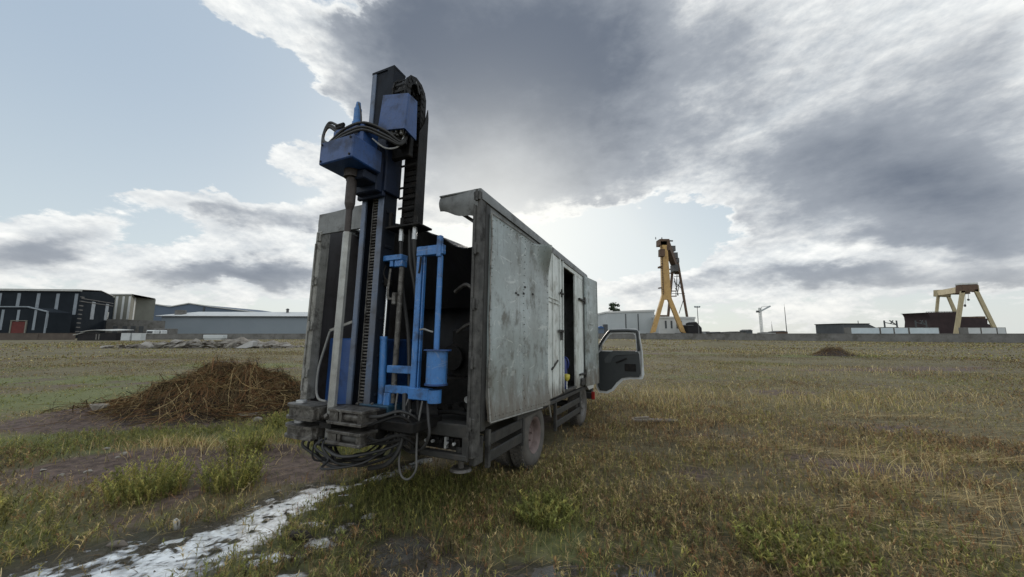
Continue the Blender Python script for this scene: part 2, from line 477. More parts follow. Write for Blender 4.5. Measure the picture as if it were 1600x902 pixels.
M_blue_shade = mat('shaded_blue_machine_paint', (0.014, 0.058, 0.195), (0.011, 0.042, 0.135), 4, 0.45, 0, 0.002, 25, (0.012, 0.014, 0.022), 0.55, 4, 0.35, 0.2, (0.05, 0.08, 0.16))  # machine blue darkened to hold the backlit shade of the upper rig
M_teal = mat('oily_blue_base_paint', (0.016, 0.055, 0.09), (0.012, 0.04, 0.07), 5, 0.45, 0, 0.002, 25, GRIME, 0.5, 6)
M_rail = mat('worn_blue_grey_rail', (0.085, 0.125, 0.20), (0.10, 0.105, 0.12), 3, 0.42, 0.3, 0.002, 20, (0.05, 0.045, 0.045), 0.5, 5, 0.3, 0.2, (0.2, 0.22, 0.26))
M_mast = mat('dark_mast_steel', (0.014, 0.019, 0.028), (0.010, 0.012, 0.017), 4, 0.6, 0.0, 0.002, 20, (0.02, 0.017, 0.016), 0.4, 5, spec=0.1)
M_oily = mat('oily_black_iron', (0.018, 0.017, 0.016), (0.010, 0.010, 0.010), 14, 0.5, 0.0, 0.004, 40, (0.035, 0.027, 0.022), 0.4, 9, spec=0.12)
M_iron = mat('muddy_worn_iron', (0.12, 0.112, 0.10), (0.038, 0.034, 0.030), 16, 0.45, 0.3, 0.006, 40, (0.03, 0.025, 0.02), 0.9, 8, 0.5, 0.3, (0.3, 0.29, 0.27))
M_rod = mat('galvanised_drill_rod', (0.38, 0.38, 0.355), (0.26, 0.26, 0.245), 9, 0.45, 0.35, 0.001, 40, (0.14, 0.12, 0.09), 0.3, 7, 0.3)
M_rust = mat('rusty_rod_joint', (0.065, 0.055, 0.05), (0.045, 0.036, 0.033), 12, 0.6, 0.4, 0.003, 40)
M_chrome = mat('bright_piston_steel', (0.75, 0.76, 0.78), (0.68, 0.69, 0.7), 5, 0.2, 0.9)
M_ferrule = mat('plated_hose_ferrule', (0.55, 0.56, 0.56), (0.40, 0.40, 0.40), 20, 0.35, 0.6)
M_rubber = mat('black_rubber_hose', (0.014, 0.014, 0.014), (0.022, 0.021, 0.02), 10, 0.55, 0, 0.0)
M_greyhose = mat('pale_hose', (0.24, 0.24, 0.23), (0.18, 0.18, 0.17), 12, 0.5)
M_tyre = mat('dusty_tyre_rubber', (0.055, 0.052, 0.047), (0.11, 0.10, 0.088), 7, 0.85, 0, 0.004, 30, (0.14, 0.12, 0.095), 0.4, 5)
M_rim = mat('faded_red_rim', (0.165, 0.118, 0.108), (0.12, 0.088, 0.08), 9, 0.65, 0, 0.002, 30, (0.08, 0.06, 0.05), 0.5, 8)
M_rimg = mat('grey_steel_rim', (0.14, 0.135, 0.125), (0.09, 0.085, 0.08), 9, 0.6, 0.2, 0.002, 30, (0.06, 0.05, 0.04), 0.5, 8)
M_cab = mat('white_cab_paint', (0.62, 0.64, 0.64), (0.55, 0.57, 0.57), 3, 0.35, 0, 0, None, (0.2, 0.18, 0.15), 0.25, 4)
M_trim = mat('dark_door_trim', (0.030, 0.035, 0.036), (0.022, 0.026, 0.027), 8, 0.4, 0, 0.001, 60)
M_trim2 = mat('grey_door_inner_trim', (0.055, 0.062, 0.062), (0.04, 0.046, 0.046), 8, 0.6)
M_lens = mat('red_lamp_lens', (0.28, 0.02, 0.015), (0.2, 0.015, 0.01), 8, 0.25)
M_yel = mat('yellow_plastic', (0.55, 0.48, 0.08), (0.5, 0.42, 0.07), 8, 0.4)
M_bluepl = mat('deep_blue_plastic', (0.012, 0.03, 0.16), (0.01, 0.02, 0.12), 8, 0.4)


def glass_mat(name, tint=(0.8, 0.86, 0.86)):
    m = bpy.data.materials.new(name); m.use_nodes = True
    b = m.node_tree.nodes['Principled BSDF']
    b.inputs['Base Color'].default_value = (*tint, 1); b.inputs['Roughness'].default_value = 0.02
    b.inputs['Transmission Weight'].default_value = 1.0; b.inputs['IOR'].default_value = 1.05
    return m


M_glass = glass_mat('window_glass')

# ------------------------------------------------------------------ ground
def lattice(x, y, seed):
    h = (x.astype(np.int64) * 374761393 + y.astype(np.int64) * 668265263 + seed * 974711) & 0x7fffffff
    h = ((h ^ (h >> 13)) * 1274126177) & 0x7fffffff
    return ((h ^ (h >> 16)) & 0xffff) / 65535.0


def vnoise(x, y, seed=0):
    xi, yi = np.floor(x), np.floor(y); fx, fy = x - xi, y - yi
    fx = fx * fx * (3 - 2 * fx); fy = fy * fy * (3 - 2 * fy)
    a, b = lattice(xi, yi, seed), lattice(xi + 1, yi, seed)
    c, d = lattice(xi, yi + 1, seed), lattice(xi + 1, yi + 1, seed)
    return (a * (1 - fx) + b * fx) * (1 - fy) + (c * (1 - fx) + d * fx) * fy


def fbm(x, y, sc, seed=0, oct=4):
    v = 0; a = 0.5; n = 0
    for k in range(oct):
        v = v + a * vnoise(x * sc, y * sc, seed + k * 17); n += a; a *= 0.55; sc *= 2.03
    return v / n


def seg_dist(x, y, pts):
    """distance to a polyline and the half width interpolated along it"""
    best = np.full(np.shape(x), 1e9)
    for (ax, ay, aw), (bx, by, bw) in zip(pts[:-1], pts[1:]):
        vx, vy = bx - ax, by - ay
        t = np.clip(((x - ax) * vx + (y - ay) * vy) / (vx * vx + vy * vy), 0, 1)
        d = np.hypot(x - ax - t * vx, y - ay - t * vy) / (aw + (bw - aw) * t)
        best = np.minimum(best, d)
    return best


def patch(x, y, rows):
    v = np.zeros(np.shape(x))
    for (cx, cy, rx, ry, a) in rows:
        v = v + a * np.exp(-(((x - cx) / rx) ** 2 + ((y - cy) / ry) ** 2))
    return v


# the run of drilling water, pale with painted sky glare, from under the rig towards the left foreground, and shallow pools beside it
STREAM = [(-3.1, 2.1, 0.66), (-2.65, 2.75, 0.52), (-2.42, 3.15, 0.40), (-2.2, 3.6, 0.33), (-2.08, 4.0, 0.22), (-1.75, 4.2, 0.07), (-1.45, 4.55, 0.11), (-1.15, 5.0, 0.10)]
BITS = [(-1.62, 3.75, 0.10, 0.06), (-1.75, 3.42, 0.16, 0.08), (-1.55, 3.12, 0.14, 0.10), (-1.80, 2.92, 0.22, 0.10), (-1.30, 3.55, 0.07, 0.06), (-1.55, 2.70, 0.16, 0.07), (-1.72, 3.98, 0.09, 0.05)]
POOLS = [(-0.80, 2.95, 0.30, 0.26), (-0.50, 2.75, 0.30, 0.14), (0.16, 2.72, 0.33, 0.13), (0.85, 2.7, 0.25, 0.12), (-1.35, 3.3, 0.2, 0.12)]
SOIL = [(-3.35, 4.0, 0.16, 0.35, 1.0), (-2.55, 4.35, 0.35, 0.3, 0.7), (4.3, 5.2, 1.6, 0.5, 0.35), (7, 6.6, 2.5, 0.5, 0.4), (-5.2, 4.6, 1.5, 0.55, 0.9), (-2.9, 4.75, 0.75, 0.45, 0.95), (-4.2, 4.9, 1.6, 0.5, 0.55), (-8.3, 7.3, 1.8, 0.9, 0.75), (-5.8, 6.9, 2.2, 0.8, 0.6),
        (-3.2, 3.4, 0.9, 0.5, 0.55), (-9.5, 12.5, 3.5, 0.5, 0.7), (-14, 16.5, 5, 0.5, 0.6), (-13, 10.3, 3.0, 0.35, 0.5), (0.15, 3.4, 0.6, 0.5, 0.45),
        (3.2, 6.3, 1.0, 0.25, 0.35), (3.5, 4.7, 1.3, 0.3, 0.35), (4.6, 4.6, 1.1, 0.45, 0.5), (2.1, 4.5, 0.8, 0.4, 0.3), (9, 10.5, 5, 0.6, 0.5), (5.5, 9.0, 2.0, 0.3, 0.5), (18, 18, 6, 0.8, 0.5)]
GREEN = [(-7.8, 5.4, 1.4, 0.7, 0.7), (-2.1, 5.2, 0.8, 0.35, 0.6), (-6.5, 6.0, 2.4, 0.9, 0.6), (-4.3, 6.3, 1.4, 0.5, 0.9), (-2.6, 5.9, 1.0, 0.6, 0.9), (-12, 9.0, 4, 1.2, 0.8), (-9, 10.5, 3, 0.8, 0.6), (-4.6, 3.0, 1.3, 0.8, 0.55),
         (-14, 13.5, 6, 1.6, 0.8), (-12, 19, 8, 1.2, 0.6), (-1.3, 3.9, 0.7, 0.8, 0.85), (-0.6, 3.9, 0.9, 0.7, 0.6), (-1.9, 2.7, 0.6, 0.4, 0.4),
         (2.0, 3.0, 0.9, 0.35, 0.5), (2.9, 3.25, 1.0, 0.4, 0.5), (0.45, 3.5, 0.25, 0.6, 0.55), (1.2, 3.4, 0.5, 0.4, 0.35), (3.6, 2.6, 1.0, 0.3, 0.5),
         (10, 14, 6, 1.5, 0.5), (22, 27, 9, 2.5, 0.6), (9, 30, 8, 4, 0.35), (14, 20, 3, 1.2, 0.6)]
TRUCK_O = (0.30, 4.71); TRUCK_A = R(24.0)


def stream_m(x, y):
    wob = (fbm(x, y, 2.3, 5) - 0.5) * 1.3 + (fbm(x, y, 9.0, 9) - 0.5) * 0.9
    s = seg_dist(x, y, STREAM) + wob
    for (cx, cy, rx, ry) in BITS:
        s = np.minimum(s, np.sqrt(((x - cx) / rx) ** 2 + ((y - cy) / ry) ** 2) + wob * 0.8)
    p = np.full(np.shape(x), 9.0)
    for (cx, cy, rx, ry) in POOLS:
        p = np.minimum(p, np.sqrt(((x - cx) / rx) ** 2 + ((y - cy) / ry) ** 2) + wob * 0.9)
    return s, p


def height(x, y):
    x = np.asarray(x, float); y = np.asarray(y, float)
    far = np.clip(1 - np.hypot(x, y) / 70, 0, 1)
    z = (fbm(x, y, 0.35, 1) - 0.5) * 0.09 * far + (fbm(x, y, 1.7, 2) - 0.5) * 0.05 * far + (fbm(x, y, 7.0, 3, 3) - 0.5) * 0.022 * far
    # the ground falls a little towards the truck's front wheels
    c, s = math.cos(TRUCK_A), math.sin(TRUCK_A)
    u = (x - TRUCK_O[0]) * s + (y - TRUCK_O[1]) * c; v = (x - TRUCK_O[0]) * c - (y - TRUCK_O[1]) * s
    near = np.exp(-(((v + 1.0) / 2.6) ** 4))
    zt = -np.clip(u, -2, 4.5) * math.sin(R(2.0)) * np.clip((5.5 - u) / 1.5, 0, 1) - 0.012
    k = near * np.exp(-(((u - 1.4) / 2.9) ** 4))
    z = z * (1 - 0.85 * k) + zt * k
    s_, p_ = stream_m(x, y)
    near_w = np.clip(1.7 - np.minimum(s_, p_), 0, 1)
    z = z * (1 - near_w) + (-0.004) * near_w
    rough_bed = (fbm(x, y, 4.5, 51, 3) - 0.5) * 0.055 + (fbm(x * 0.7, y * 1.7, 15.0, 55, 3) - 0.5) * 0.050
    rn = fbm(x * 0.8 + y * 0.55, y * 1.5 - x * 0.5, 4.2, 57, 3); crack = np.clip(1 - np.abs(rn - 0.5) / 0.040, 0, 1) + 0.8 * np.clip(1 - np.abs(fbm(x, y * 1.5, 8.5, 59, 2) - 0.5) / 0.045, 0, 1)
    rough_bed = rough_bed + crack * 0.030
    z = z + near_w * rough_bed * np.clip(1.5 - np.minimum(s_, p_), 0.35, 1)
    z = z - 0.038 * np.clip(1.42 - s_, 0, 1) - 0.022 * np.clip(1.35 - p_, 0, 1)
    z = z + patch(x, y, [(-4.5, 5.15, 0.9, 0.3, 0.10), (-3.3, 5.35, 0.5, 0.25, 0.08), (-8.2, 7.6, 1.2, 0.5, 0.16), (-5.0, 3.2, 0.8, 0.35, 0.04),
                         (25.8, 47, 3.5, 2, 0.8), (14.5, 50, 3.0, 2, 0.9), (-7, 16, 4, 0.6, 0.12)])
    return z


def masks(x, y):
    n1 = fbm(x, y, 0.55, 31); n2 = fbm(x, y, 2.3, 37)
    soil = patch(x, y, SOIL) + (n1 - 0.5) * 0.9 + (n2 - 0.5) * 0.9 - 0.12
    green = patch(x, y, GREEN) + (fbm(x, y, 0.4, 41) - 0.5) * 1.0 + (fbm(x, y, 1.9, 43) - 0.5) * 0.9 - 0.09 + np.where(x < -1, 0.12, -0.05)
    st = fbm(x * 0.35, y * 1.3, 0.5, 47); soil = soil + np.clip((st - 0.56) * 4, 0, 0.7)
    return np.clip(soil, 0, 1), np.clip(green, 0, 1)


def axis(lo, hi, step, far):
    """even spacing from lo to hi, then ever wider out to far"""
    core = list(np.arange(lo, hi + step / 2, step)); d = step; up = [core[-1]]; dn = [core[0]]
    while up[-1] < far:
        d *= 1.065; up.append(up[-1] + d); dn.append(dn[-1] - d)
    return np.array(dn[:0:-1] + core + up[1:])


def build_ground():
    ax_, ay_ = axis(-4.2, 1.2, 0.024, 4000.0), axis(2.1, 5.2, 0.024, 4000.0)
    nx, ny = len(ax_), len(ay_)
    gx, gy = np.meshgrid(ax_, ay_, indexing='ij')
    x, y = gx.ravel(), gy.ravel()
    z = height(x, y)
    soil, green = masks(x, y)
    s_, p_ = stream_m(x, y)
    wet = np.clip(1.9 - np.minimum(s_, p_), 0, 1)
    me = bpy.data.meshes.new('ground')
    idx = np.arange(nx * ny).reshape(nx, ny)
    quads = np.stack([idx[:-1, :-1], idx[1:, :-1], idx[1:, 1:], idx[:-1, 1:]], -1).reshape(-1, 4)
    me.vertices.add(nx * ny); me.vertices.foreach_set('co', np.stack([x, y, z], -1).ravel())
    me.loops.add(quads.size); me.loops.foreach_set('vertex_index', quads.ravel().astype(np.int32))
    me.polygons.add(len(quads)); me.polygons.foreach_set('loop_start', np.arange(0, quads.size, 4, dtype=np.int32))
    me.polygons.foreach_set('use_smooth', np.ones(len(quads), bool))
    me.update(calc_edges=True); me.validate()
    at = me.color_attributes.new('cover', 'FLOAT_COLOR', 'POINT')
    at.data.foreach_set('color', np.stack([soil, green, wet, np.ones_like(x)], -1).astype(np.float32).ravel())
    m = bpy.data.materials.new('field_soil'); m.use_nodes = True
    t = m.node_tree; t.nodes.clear(); X.t = t
    out = t.nodes.new('ShaderNodeOutputMaterial'); bs = t.nodes.new('ShaderNodeBsdfPrincipled'); t.links.new(bs.outputs[0], out.inputs[0])
    ca = t.nodes.new('ShaderNodeVertexColor'); ca.layer_name = 'cover'
    sp = t.nodes.new('ShaderNodeSeparateColor'); t.links.new(ca.outputs['Color'], sp.inputs[0])
    so, gr, we = (X(o) for o in sp.outputs)
    pos = t.nodes.new('ShaderNodeNewGeometry').outputs['Position']
    na = X(xnoise(pos, 0.9, 8, 0.65).outputs['Fac']); nb = X(xnoise(pos, 9.0, 7, 0.68).outputs['Fac']); nc = X(xnoise(pos, 60.0, 4, 0.6).outputs['Fac'])
    mp = t.nodes.new('ShaderNodeMapping'); mp.inputs['Scale'].default_value = (0.05, 0.22, 1); t.links.new(pos, mp.inputs[0])
    nd = X(xnoise(mp.outputs[0], 1.0, 7, 0.6).outputs['Fac'])
    straw = xmix(nb.step(0.3, 0.7), (0.108, 0.091, 0.050), (0.172, 0.150, 0.086))
    straw = xmix(nd.step(0.42, 0.62) * 0.6, straw, (0.085, 0.070, 0.042))
    grass = xmix(nb.step(0.3, 0.7), (0.092, 0.104, 0.040), (0.160, 0.170, 0.072))
    earth = xmix(nb.step(0.35, 0.65), (0.066, 0.046, 0.038), (0.150, 0.108, 0.090))
    earth = xmix(nc.step(0.55, 0.75) * 0.5, earth, (0.19, 0.16, 0.13))
    col = xmix((gr + (na - 0.5) * 0.5).step(0.15, 0.65), straw, grass)
    col = xmix((so + (nb - 0.5) * 0.6).step(0.25, 0.6), col, earth)
    col = xmix(we.step(0.2, 0.9) * 0.75, col, (0.036, 0.030, 0.025))
    t.links.new(col.v, bs.inputs['Base Color'])
    t.links.new(we.step(0.3, 1.0, 0.92, 0.35).v, bs.inputs['Roughness'])
    bs.inputs['Specular IOR Level'].default_value = 0.25
    b = t.nodes.new('ShaderNodeBump'); b.inputs['Strength'].default_value = 0.8; b.inputs['Distance'].default_value = 0.03
    t.links.new((nb * 0.8 + nc * 0.5).v, b.inputs['Height']); t.links.new(b.outputs[0], bs.inputs['Normal'])
    me.materials.append(m)
    o = put(bpy.data.objects.new('ground', me))
    tag(o, kind='structure')
    return o


build_ground()


def xvec_scaled(t, v):
    mp = t.nodes.new('ShaderNodeMapping'); mp.inputs['Rotation'].default_value = (0, 0, R(35)); mp.inputs['Scale'].default_value = (0.7, 1.9, 1)
    t.links.new(v, mp.inputs[0]); return mp.outputs[0]


def water_mat(name, c1, c2, rough, scale, amp):
    m = bpy.data.materials.new(name); m.use_nodes = True
    t = m.node_tree; t.nodes.clear(); X.t = t
    out = t.nodes.new('ShaderNodeOutputMaterial'); bs = t.nodes.new('ShaderNodeBsdfPrincipled'); t.links.new(bs.outputs[0], out.inputs[0])
    pos = t.nodes.new('ShaderNodeNewGeometry').outputs['Position']
    n = X(xnoise(xvec_scaled(t, pos), scale, 6, 0.65, 0.8).outputs['Fac'])
    n2 = X(xnoise(pos, scale * 4.5, 4, 0.6).outputs['Fac'])
    ca = t.nodes.new('ShaderNodeVertexColor'); ca.layer_name = 'depth'
    sp = t.nodes.new('ShaderNodeSeparateColor'); t.links.new(ca.outputs[0], sp.inputs[0])
    deep = (X(sp.outputs[0]) + (n2 - 0.5) * 0.25).step(0.10, 0.75)
    t.links.new(xmix(deep, (0.085, 0.072, 0.062), xmix((n * 0.6 + n2 * 0.4).step(0.38, 0.60), c2, c1)).v, bs.inputs['Base Color'])
    bs.inputs['Roughness'].default_value = rough; bs.inputs['IOR'].default_value = 1.33
    bs.inputs['Coat Weight'].default_value = 1.0; bs.inputs['Coat IOR'].default_value = 1.75; bs.inputs['Coat Roughness'].default_value = 0.03
    b = t.nodes.new('ShaderNodeBump'); b.inputs['Strength'].default_value = 0.7; b.inputs['Distance'].default_value = amp
    t.links.new((n + n2 * 0.4).v, b.inputs['Height']); t.links.new(b.outputs[0], bs.inputs['Normal'])
    return m


def flat_region(name, x0, x1, y0, y1, z, fn, mtl, step=0.024):
    """a level sheet of water covering only the cells where fn says the ground is below it"""
    bm = bmesh.new()
    xs = np.arange(x0, x1 + step, step); ys = np.arange(y0, y1 + step, step)
    gx, gy = np.meshgrid(xs, ys, indexing='ij'); on = fn(gx, gy)
    V = {}
    def v(i, j):
        if (i, j) not in V: V[(i, j)] = bm.verts.new((xs[i], ys[j], z))
        return V[(i, j)]
    for i in range(len(xs) - 1):
        for j in range(len(ys) - 1):
            if on[i, j] or on[i + 1, j] or on[i, j + 1] or on[i + 1, j + 1]:
                bm.faces.new((v(i, j), v(i + 1, j), v(i + 1, j + 1), v(i, j + 1)))
    me = bpy.data.meshes.new(name); bm.to_mesh(me); bm.free(); me.materials.append(mtl)
    co = np.zeros(len(me.vertices) * 3); me.vertices.foreach_get('co', co); co = co.reshape(-1, 3)
    dp = np.clip((z - height(co[:, 0], co[:, 1])) / 0.021, 0, 1)          # how deep the water stands here
    ca = me.color_attributes.new('depth', 'FLOAT_COLOR', 'POINT'); ca.data.foreach_set('color', np.repeat(dp[:, None], 4, 1).astype(np.float32).ravel())
    return tag(put(bpy.data.objects.new(name, me)), kind='structure')


M_glare_water = water_mat('sky_glare_water', (0.78, 0.80, 0.80), (0.36, 0.355, 0.34), 0.10, 3.0, 0.010)  # sky glare on the drilling water is put into this pale base colour
M_pool = water_mat('grey_puddle_water', (0.105, 0.10, 0.09), (0.06, 0.055, 0.048), 0.12, 4.0, 0.008)
flat_region('puddle', -4.4, -0.8, 1.6, 5.2, -0.016, lambda x, y: stream_m(x, y)[0] < 1.30, M_glare_water)
flat_region('puddle', -1.8, 1.3, 2.2, 3.7, -0.013, lambda x, y: (stream_m(x, y)[1] < 1.3) & (stream_m(x, y)[0] > 1.0), M_pool)

# ------------------------------------------------------------------ the drilling truck
# its own axes: x to its right side, y forward, z up; origin on the ground under the outer face of the right rear wheel
truck = empty('drilling_truck', (TRUCK_O[0], TRUCK_O[1], 0.0), (R(-2.0), 0, -TRUCK_A))
truck.rotation_mode = 'XYZ'
truck.matrix_world = Matrix.Translation((TRUCK_O[0], TRUCK_O[1], 0)) @ Matrix.Rotation(-TRUCK_A, 4, 'Z') @ Matrix.Rotation(R(-2.0), 4, 'X')
tag(truck, 'battered grey box truck with a tall blue drilling mast at its open back', 'truck')
T = truck
WL = -2.2        # left side of the box


def part(mb, name, m, parent=None, sharp=35): return mb.build(name, m, parent or T, sharp)


# chassis and running gear
for x in (-1.5, -0.7): part(MB().box(x - 0.04, x + 0.04, -1.45, 4.9, 0.56, 0.70, 0.008), 'chassis_rail', M_frame)
for y in (0.0, 2.68): part(MB().cyl((-1.95, y, 0.38), (-0.2, y, 0.38), 0.06).rock((-1.1, y, 0.38), 0.17, (1, 1, 1), 3, 2, 0.0), 'axle', M_frame)


def wheel(x_out, y, sgn, dished, rim_m):
    """sgn +1: the outer face looks towards +x"""
    d = -sgn
    rim_prof = [(0.0, 0.115), (0.07, 0.115), (0.085, 0.105), (0.105, 0.10), (0.135, 0.105), (0.165, 0.08), (0.178, 0.03), (0.205, 0.006), (0.218, 0.0), (0.222, 0.012), (0.205, 0.03), (0.2, 0.19)] if dished else \
               [(0.0, 0.015), (0.06, 0.015), (0.07, 0.035), (0.10, 0.045), (0.13, 0.03), (0.165, 0.045), (0.178, 0.03), (0.205, 0.006), (0.218, 0.0), (0.222, 0.012), (0.205, 0.03), (0.2, 0.19)]
    mb = MB().lathe(rim_prof, (x_out, y, 0.385), (d, 0, 0), 36)
    for k in range(6):                        # wheel nuts
        a = 2 * math.pi * k / 6; r = 0.092
        h = 0.10 if dished else 0.04
        c = Vector((x_out + d * h, y + r * math.cos(a), 0.385 + r * math.sin(a)))
        mb.cyl(c, c - Vector((d * 0.03, 0, 0)), 0.013, seg=6)
    w = part(mb, 'wheel', rim_m)
    tp = [(0.215, 0.012), (0.222, 0.0), (0.25, -0.012), (0.30, -0.016), (0.345, -0.006), (0.368, 0.012), (0.380, 0.035), (0.383, 0.10), (0.380, 0.165), (0.368, 0.19), (0.33, 0.205), (0.25, 0.205), (0.215, 0.19)]
    tb = MB().lathe(tp, (x_out, y, 0.385), (d, 0, 0), 48)
    for k in range(40):                       # tread blocks
        a = 2 * math.pi * k / 40
        M = Matrix.Translation((x_out + d * 0.1, y, 0.385)) @ Matrix.Rotation(a, 4, 'X')
        for q, o in ((-0.055, 0), (0.0, 0.5), (0.055, 0)):
            tb.box(q - 0.022, q + 0.022, -0.02, 0.02, 0.372, 0.391, 0, M @ Matrix.Rotation(o * 2 * math.pi / 40, 4, 'X'))
    tb.build('tyre', M_tyre, w, 40)
    return w


wheel(-0.02, 0.0, 1, True, M_rim); wheel(-0.46, 0.0, -1, True, M_rimg)
wheel(WL + 0.02, 0.0, -1, True, M_rimg); wheel(WL + 0.46, 0.0, 1, True, M_rimg)
wheel(-0.04, 2.68, 1, False, M_rimg); wheel(WL + 0.04, 2.68, -1, False, M_rimg)
part(MB().box(-0.50, -0.012, -0.47, -0.44, 0.36, 0.66), 'mud_flap', M_rubber)

# box floor, walls and roof
part(MB().box(WL + 0.03, -0.03, -1.5, 2.95, 0.72, 0.785, 0.005), 'box_floor', M_frame)
mb = MB()
mb.sheet(30, 20, lambda a, b: (WL + 0.012 * math.sin(a * 37) * math.sin(b * 9), -1.52 + 4.5 * a, 0.70 + 2.2 * b), 0.03)
for k in range(6): mb.box(WL - 0.03, WL - 0.005, -1.4 + k * 0.85, -1.36 + k * 0.85, 0.72, 2.9)
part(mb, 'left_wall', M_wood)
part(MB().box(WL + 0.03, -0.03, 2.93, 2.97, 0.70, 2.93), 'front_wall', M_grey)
part(MB().sheet(14, 8, lambda a, b: (WL + 0.05 + 2.12 * a, 0.25 + 0.05 * math.sin(a * 19 + b * 3) + 0.02 * math.sin(b * 23), 0.79 + 1.9 * b), 0.01), 'shade_partition', M_inshade)  # dark sheet added to keep the open back black


def tarp_z(a):   # height of the sagging rear edge from left (0) to right (1)
    xs = [0, 0.25, 0.46, 0.63, 0.72, 0.82, 1.0]; zs = [2.93, 3.02, 2.93, 2.745, 2.63, 2.555, 2.60]
    return float(np.interp(a, xs, zs))


mb = MB()
mb.sheet(40, 24, lambda a, b: (WL + 0.03 + 2.14 * a, -1.1 + 4.05 * b,
         tarp_z(a) * (1 - min(1, b * 2.2)) + 2.84 * min(1, b * 2.2) - 0.04 * math.sin(a * 3.14) * b + 0.010 * math.sin(a * 31 + b * 9)), 0.012)
mb.sheet(40, 12, lambda a, b: (WL + 0.06 + 2.08 * a, -1.095 + 0.9 * b + 0.05 * math.sin(a * 21 + 1.3 * b), (tarp_z(a) - 0.008) * (1 - b) + 2.0 * b), 0.01)
part(mb, 'tarpaulin', M_tarp)
# roof rails (C-profile along the top edges)
for x, s in ((0.0, 1), (WL, -1)):
    mb = MB()
    prof = [(0.028 * s, 2.875), (0.028 * s, 2.955), (0.012 * s, 2.985), (-0.07 * s, 2.988), (-0.07 * s, 2.965), (0.0, 2.955), (0.0, 2.875)]
    mb.prism([(x + px, -1.60, pz) for px, pz in prof], (0, 4.62, 0))
    part(mb, 'roof_rail', M_grey)
# roof flap left standing at the right rear corner
mb = MB()
mb.sheet(10, 4, lambda a, b: (0.0 - 0.47 * a, -1.605 - 0.03 * math.sin(b * 3.14) + 0.03 * a, 2.985 - 0.005 * a - (0.30 - 0.14 * a) * b + (0.012 * math.sin(a * 9) if b > 0.9 else 0)), 0.012)
mb.sheet(8, 6, lambda a, b: (0.0 - 0.47 * a, -1.60 + 0.42 * b, 2.987 - 0.006 * a - 0.02 * b * a), 0.012)
flap = part(mb, 'roof_flap', M_grey)
MB().bar((-0.06, -1.50, 2.66), (-0.26, -1.50, 2.80), 0.025, 0.035).build('brace', M_frame, flap)
# header left over the rear opening at the left corner
mb = MB(); mb.sheet(12, 4, lambda a, b: (WL - 0.01 + 1.05 * a, -1.61 + 0.008 * math.sin(a * 8), 2.775 + (0.245 + 0.03 * a) * b), 0.02)
mb.box(WL - 0.01, WL + 1.04, -1.62, -1.59, 2.765, 2.79)
part(mb, 'rear_header', M_grey)


def corner_post(x0, x1, z0, z1, m):
    mb = MB().box(x0, x1, -1.63, -1.50, z0, z1, 0.012)
    mb.box(x0 + 0.015, x0 + 0.04, -1.645, -1.63, z0 + 0.1, z1 - 0.15, 0.004)
    for z in np.arange(z0 + 0.25, z1 - 0.1, 0.52):               # hinge lugs and bolt heads
        mb.box(x1 - 0.05, x1 + 0.012, -1.652, -1.628, z, z + 0.09, 0.006)
        mb.cyl((x1 - 0.02, -1.66, z - 0.01), (x1 - 0.02, -1.66, z + 0.10), 0.013, seg=8)
    pp = part(mb, 'corner_post', m)
    return pp


corner_post(-0.058, 0.02, 0.52, 2.955, M_post)
corner_post(WL - 0.01, WL + 0.085, 0.86, 2.80, M_postL)
part(MB().box(-0.012, 0.018, -1.49, -1.40, 0.72, 2.87, 0.006), 'door_frame', M_frame)
part(MB().box(-0.02, 0.008, -1.40, 0.45, 2.78, 2.875, 0.004), 'top_panel', M_grey)
# the loose scuffed side door: flared at its upper front corner, lifted at the bottom
sm = lambda t: max(0, min(1, t)) ** 2 * (3 - 2 * max(0, min(1, t)))


def door_pt(a, b):
    flare = sm((a - 0.66) / 0.34) * sm((b - 0.82) / 0.18)
    y = -1.42 + 1.79 * a - 0.34 * flare
    z = 0.80 - 0.09 * a + (1.985 + 0.12 * a) * b + 0.005 * flare
    x = 0.035 + 0.17 * flare + 0.030 * sm((0.12 - b) / 0.12) + 0.006 * math.sin(a * 9 + b * 4) * math.sin(b * 7) - 0.012 * math.exp(-((a - 0.45) ** 2 + (b - 0.62) ** 2) * 60)
    return (x, y, z)


mb = MB().sheet(36, 44, door_pt, 0.018)
for a in (0.02, 0.5, 0.975):                   # rivet rows
    for k in range(24):
        p_ = Vector(door_pt(a, 0.03 + 0.94 * k / 23)); mb.cyl(p_ + Vector((-0.004, 0, 0)), p_ + Vector((0.0125, 0, 0)), 0.008, 0.004, 6)
for b in (0.02, 0.985):
    for k in range(1, 20):
        p_ = Vector(door_pt(0.02 + 0.955 * k / 20, b)); mb.cyl(p_ + Vector((-0.004, 0, 0)), p_ + Vector((0.0125, 0, 0)), 0.008, 0.004, 6)
door = part(mb, 'side_door', M_alu)
mb = MB()
mb.tube([Vector(door_pt(0, k / 14)) + Vector((0.012 + 0.004 * math.sin(k * 1.7), -0.004, 0)) for k in range(15)], 0.008, 6, 1)
mb.tube([Vector(door_pt(k / 10, 0)) + Vector((0.012, 0, -0.006)) for k in range(9)], 0.008, 6, 1)
mb.build('edge_trim', M_postL, door)
MB().tube([Vector(door_pt(k / 12, 1)) + Vector((0.010, 0, 0.006)) for k in range(9)], 0.006, 6, 1).build('edge_trim', M_postL, door)
for (a, b) in ((0.52, 0.70), (0.50, 0.66), (0.66, 0.675), (0.36, 0.645), (0.40, 0.64)):
    p = door_pt(a, b); MB().box(p[0] + 0.002, p[0] + 0.012, p[1] - 0.02, p[1] + 0.02, p[2] - 0.012, p[2] + 0.012, 0.004).build('broken_latch', M_frame, door)
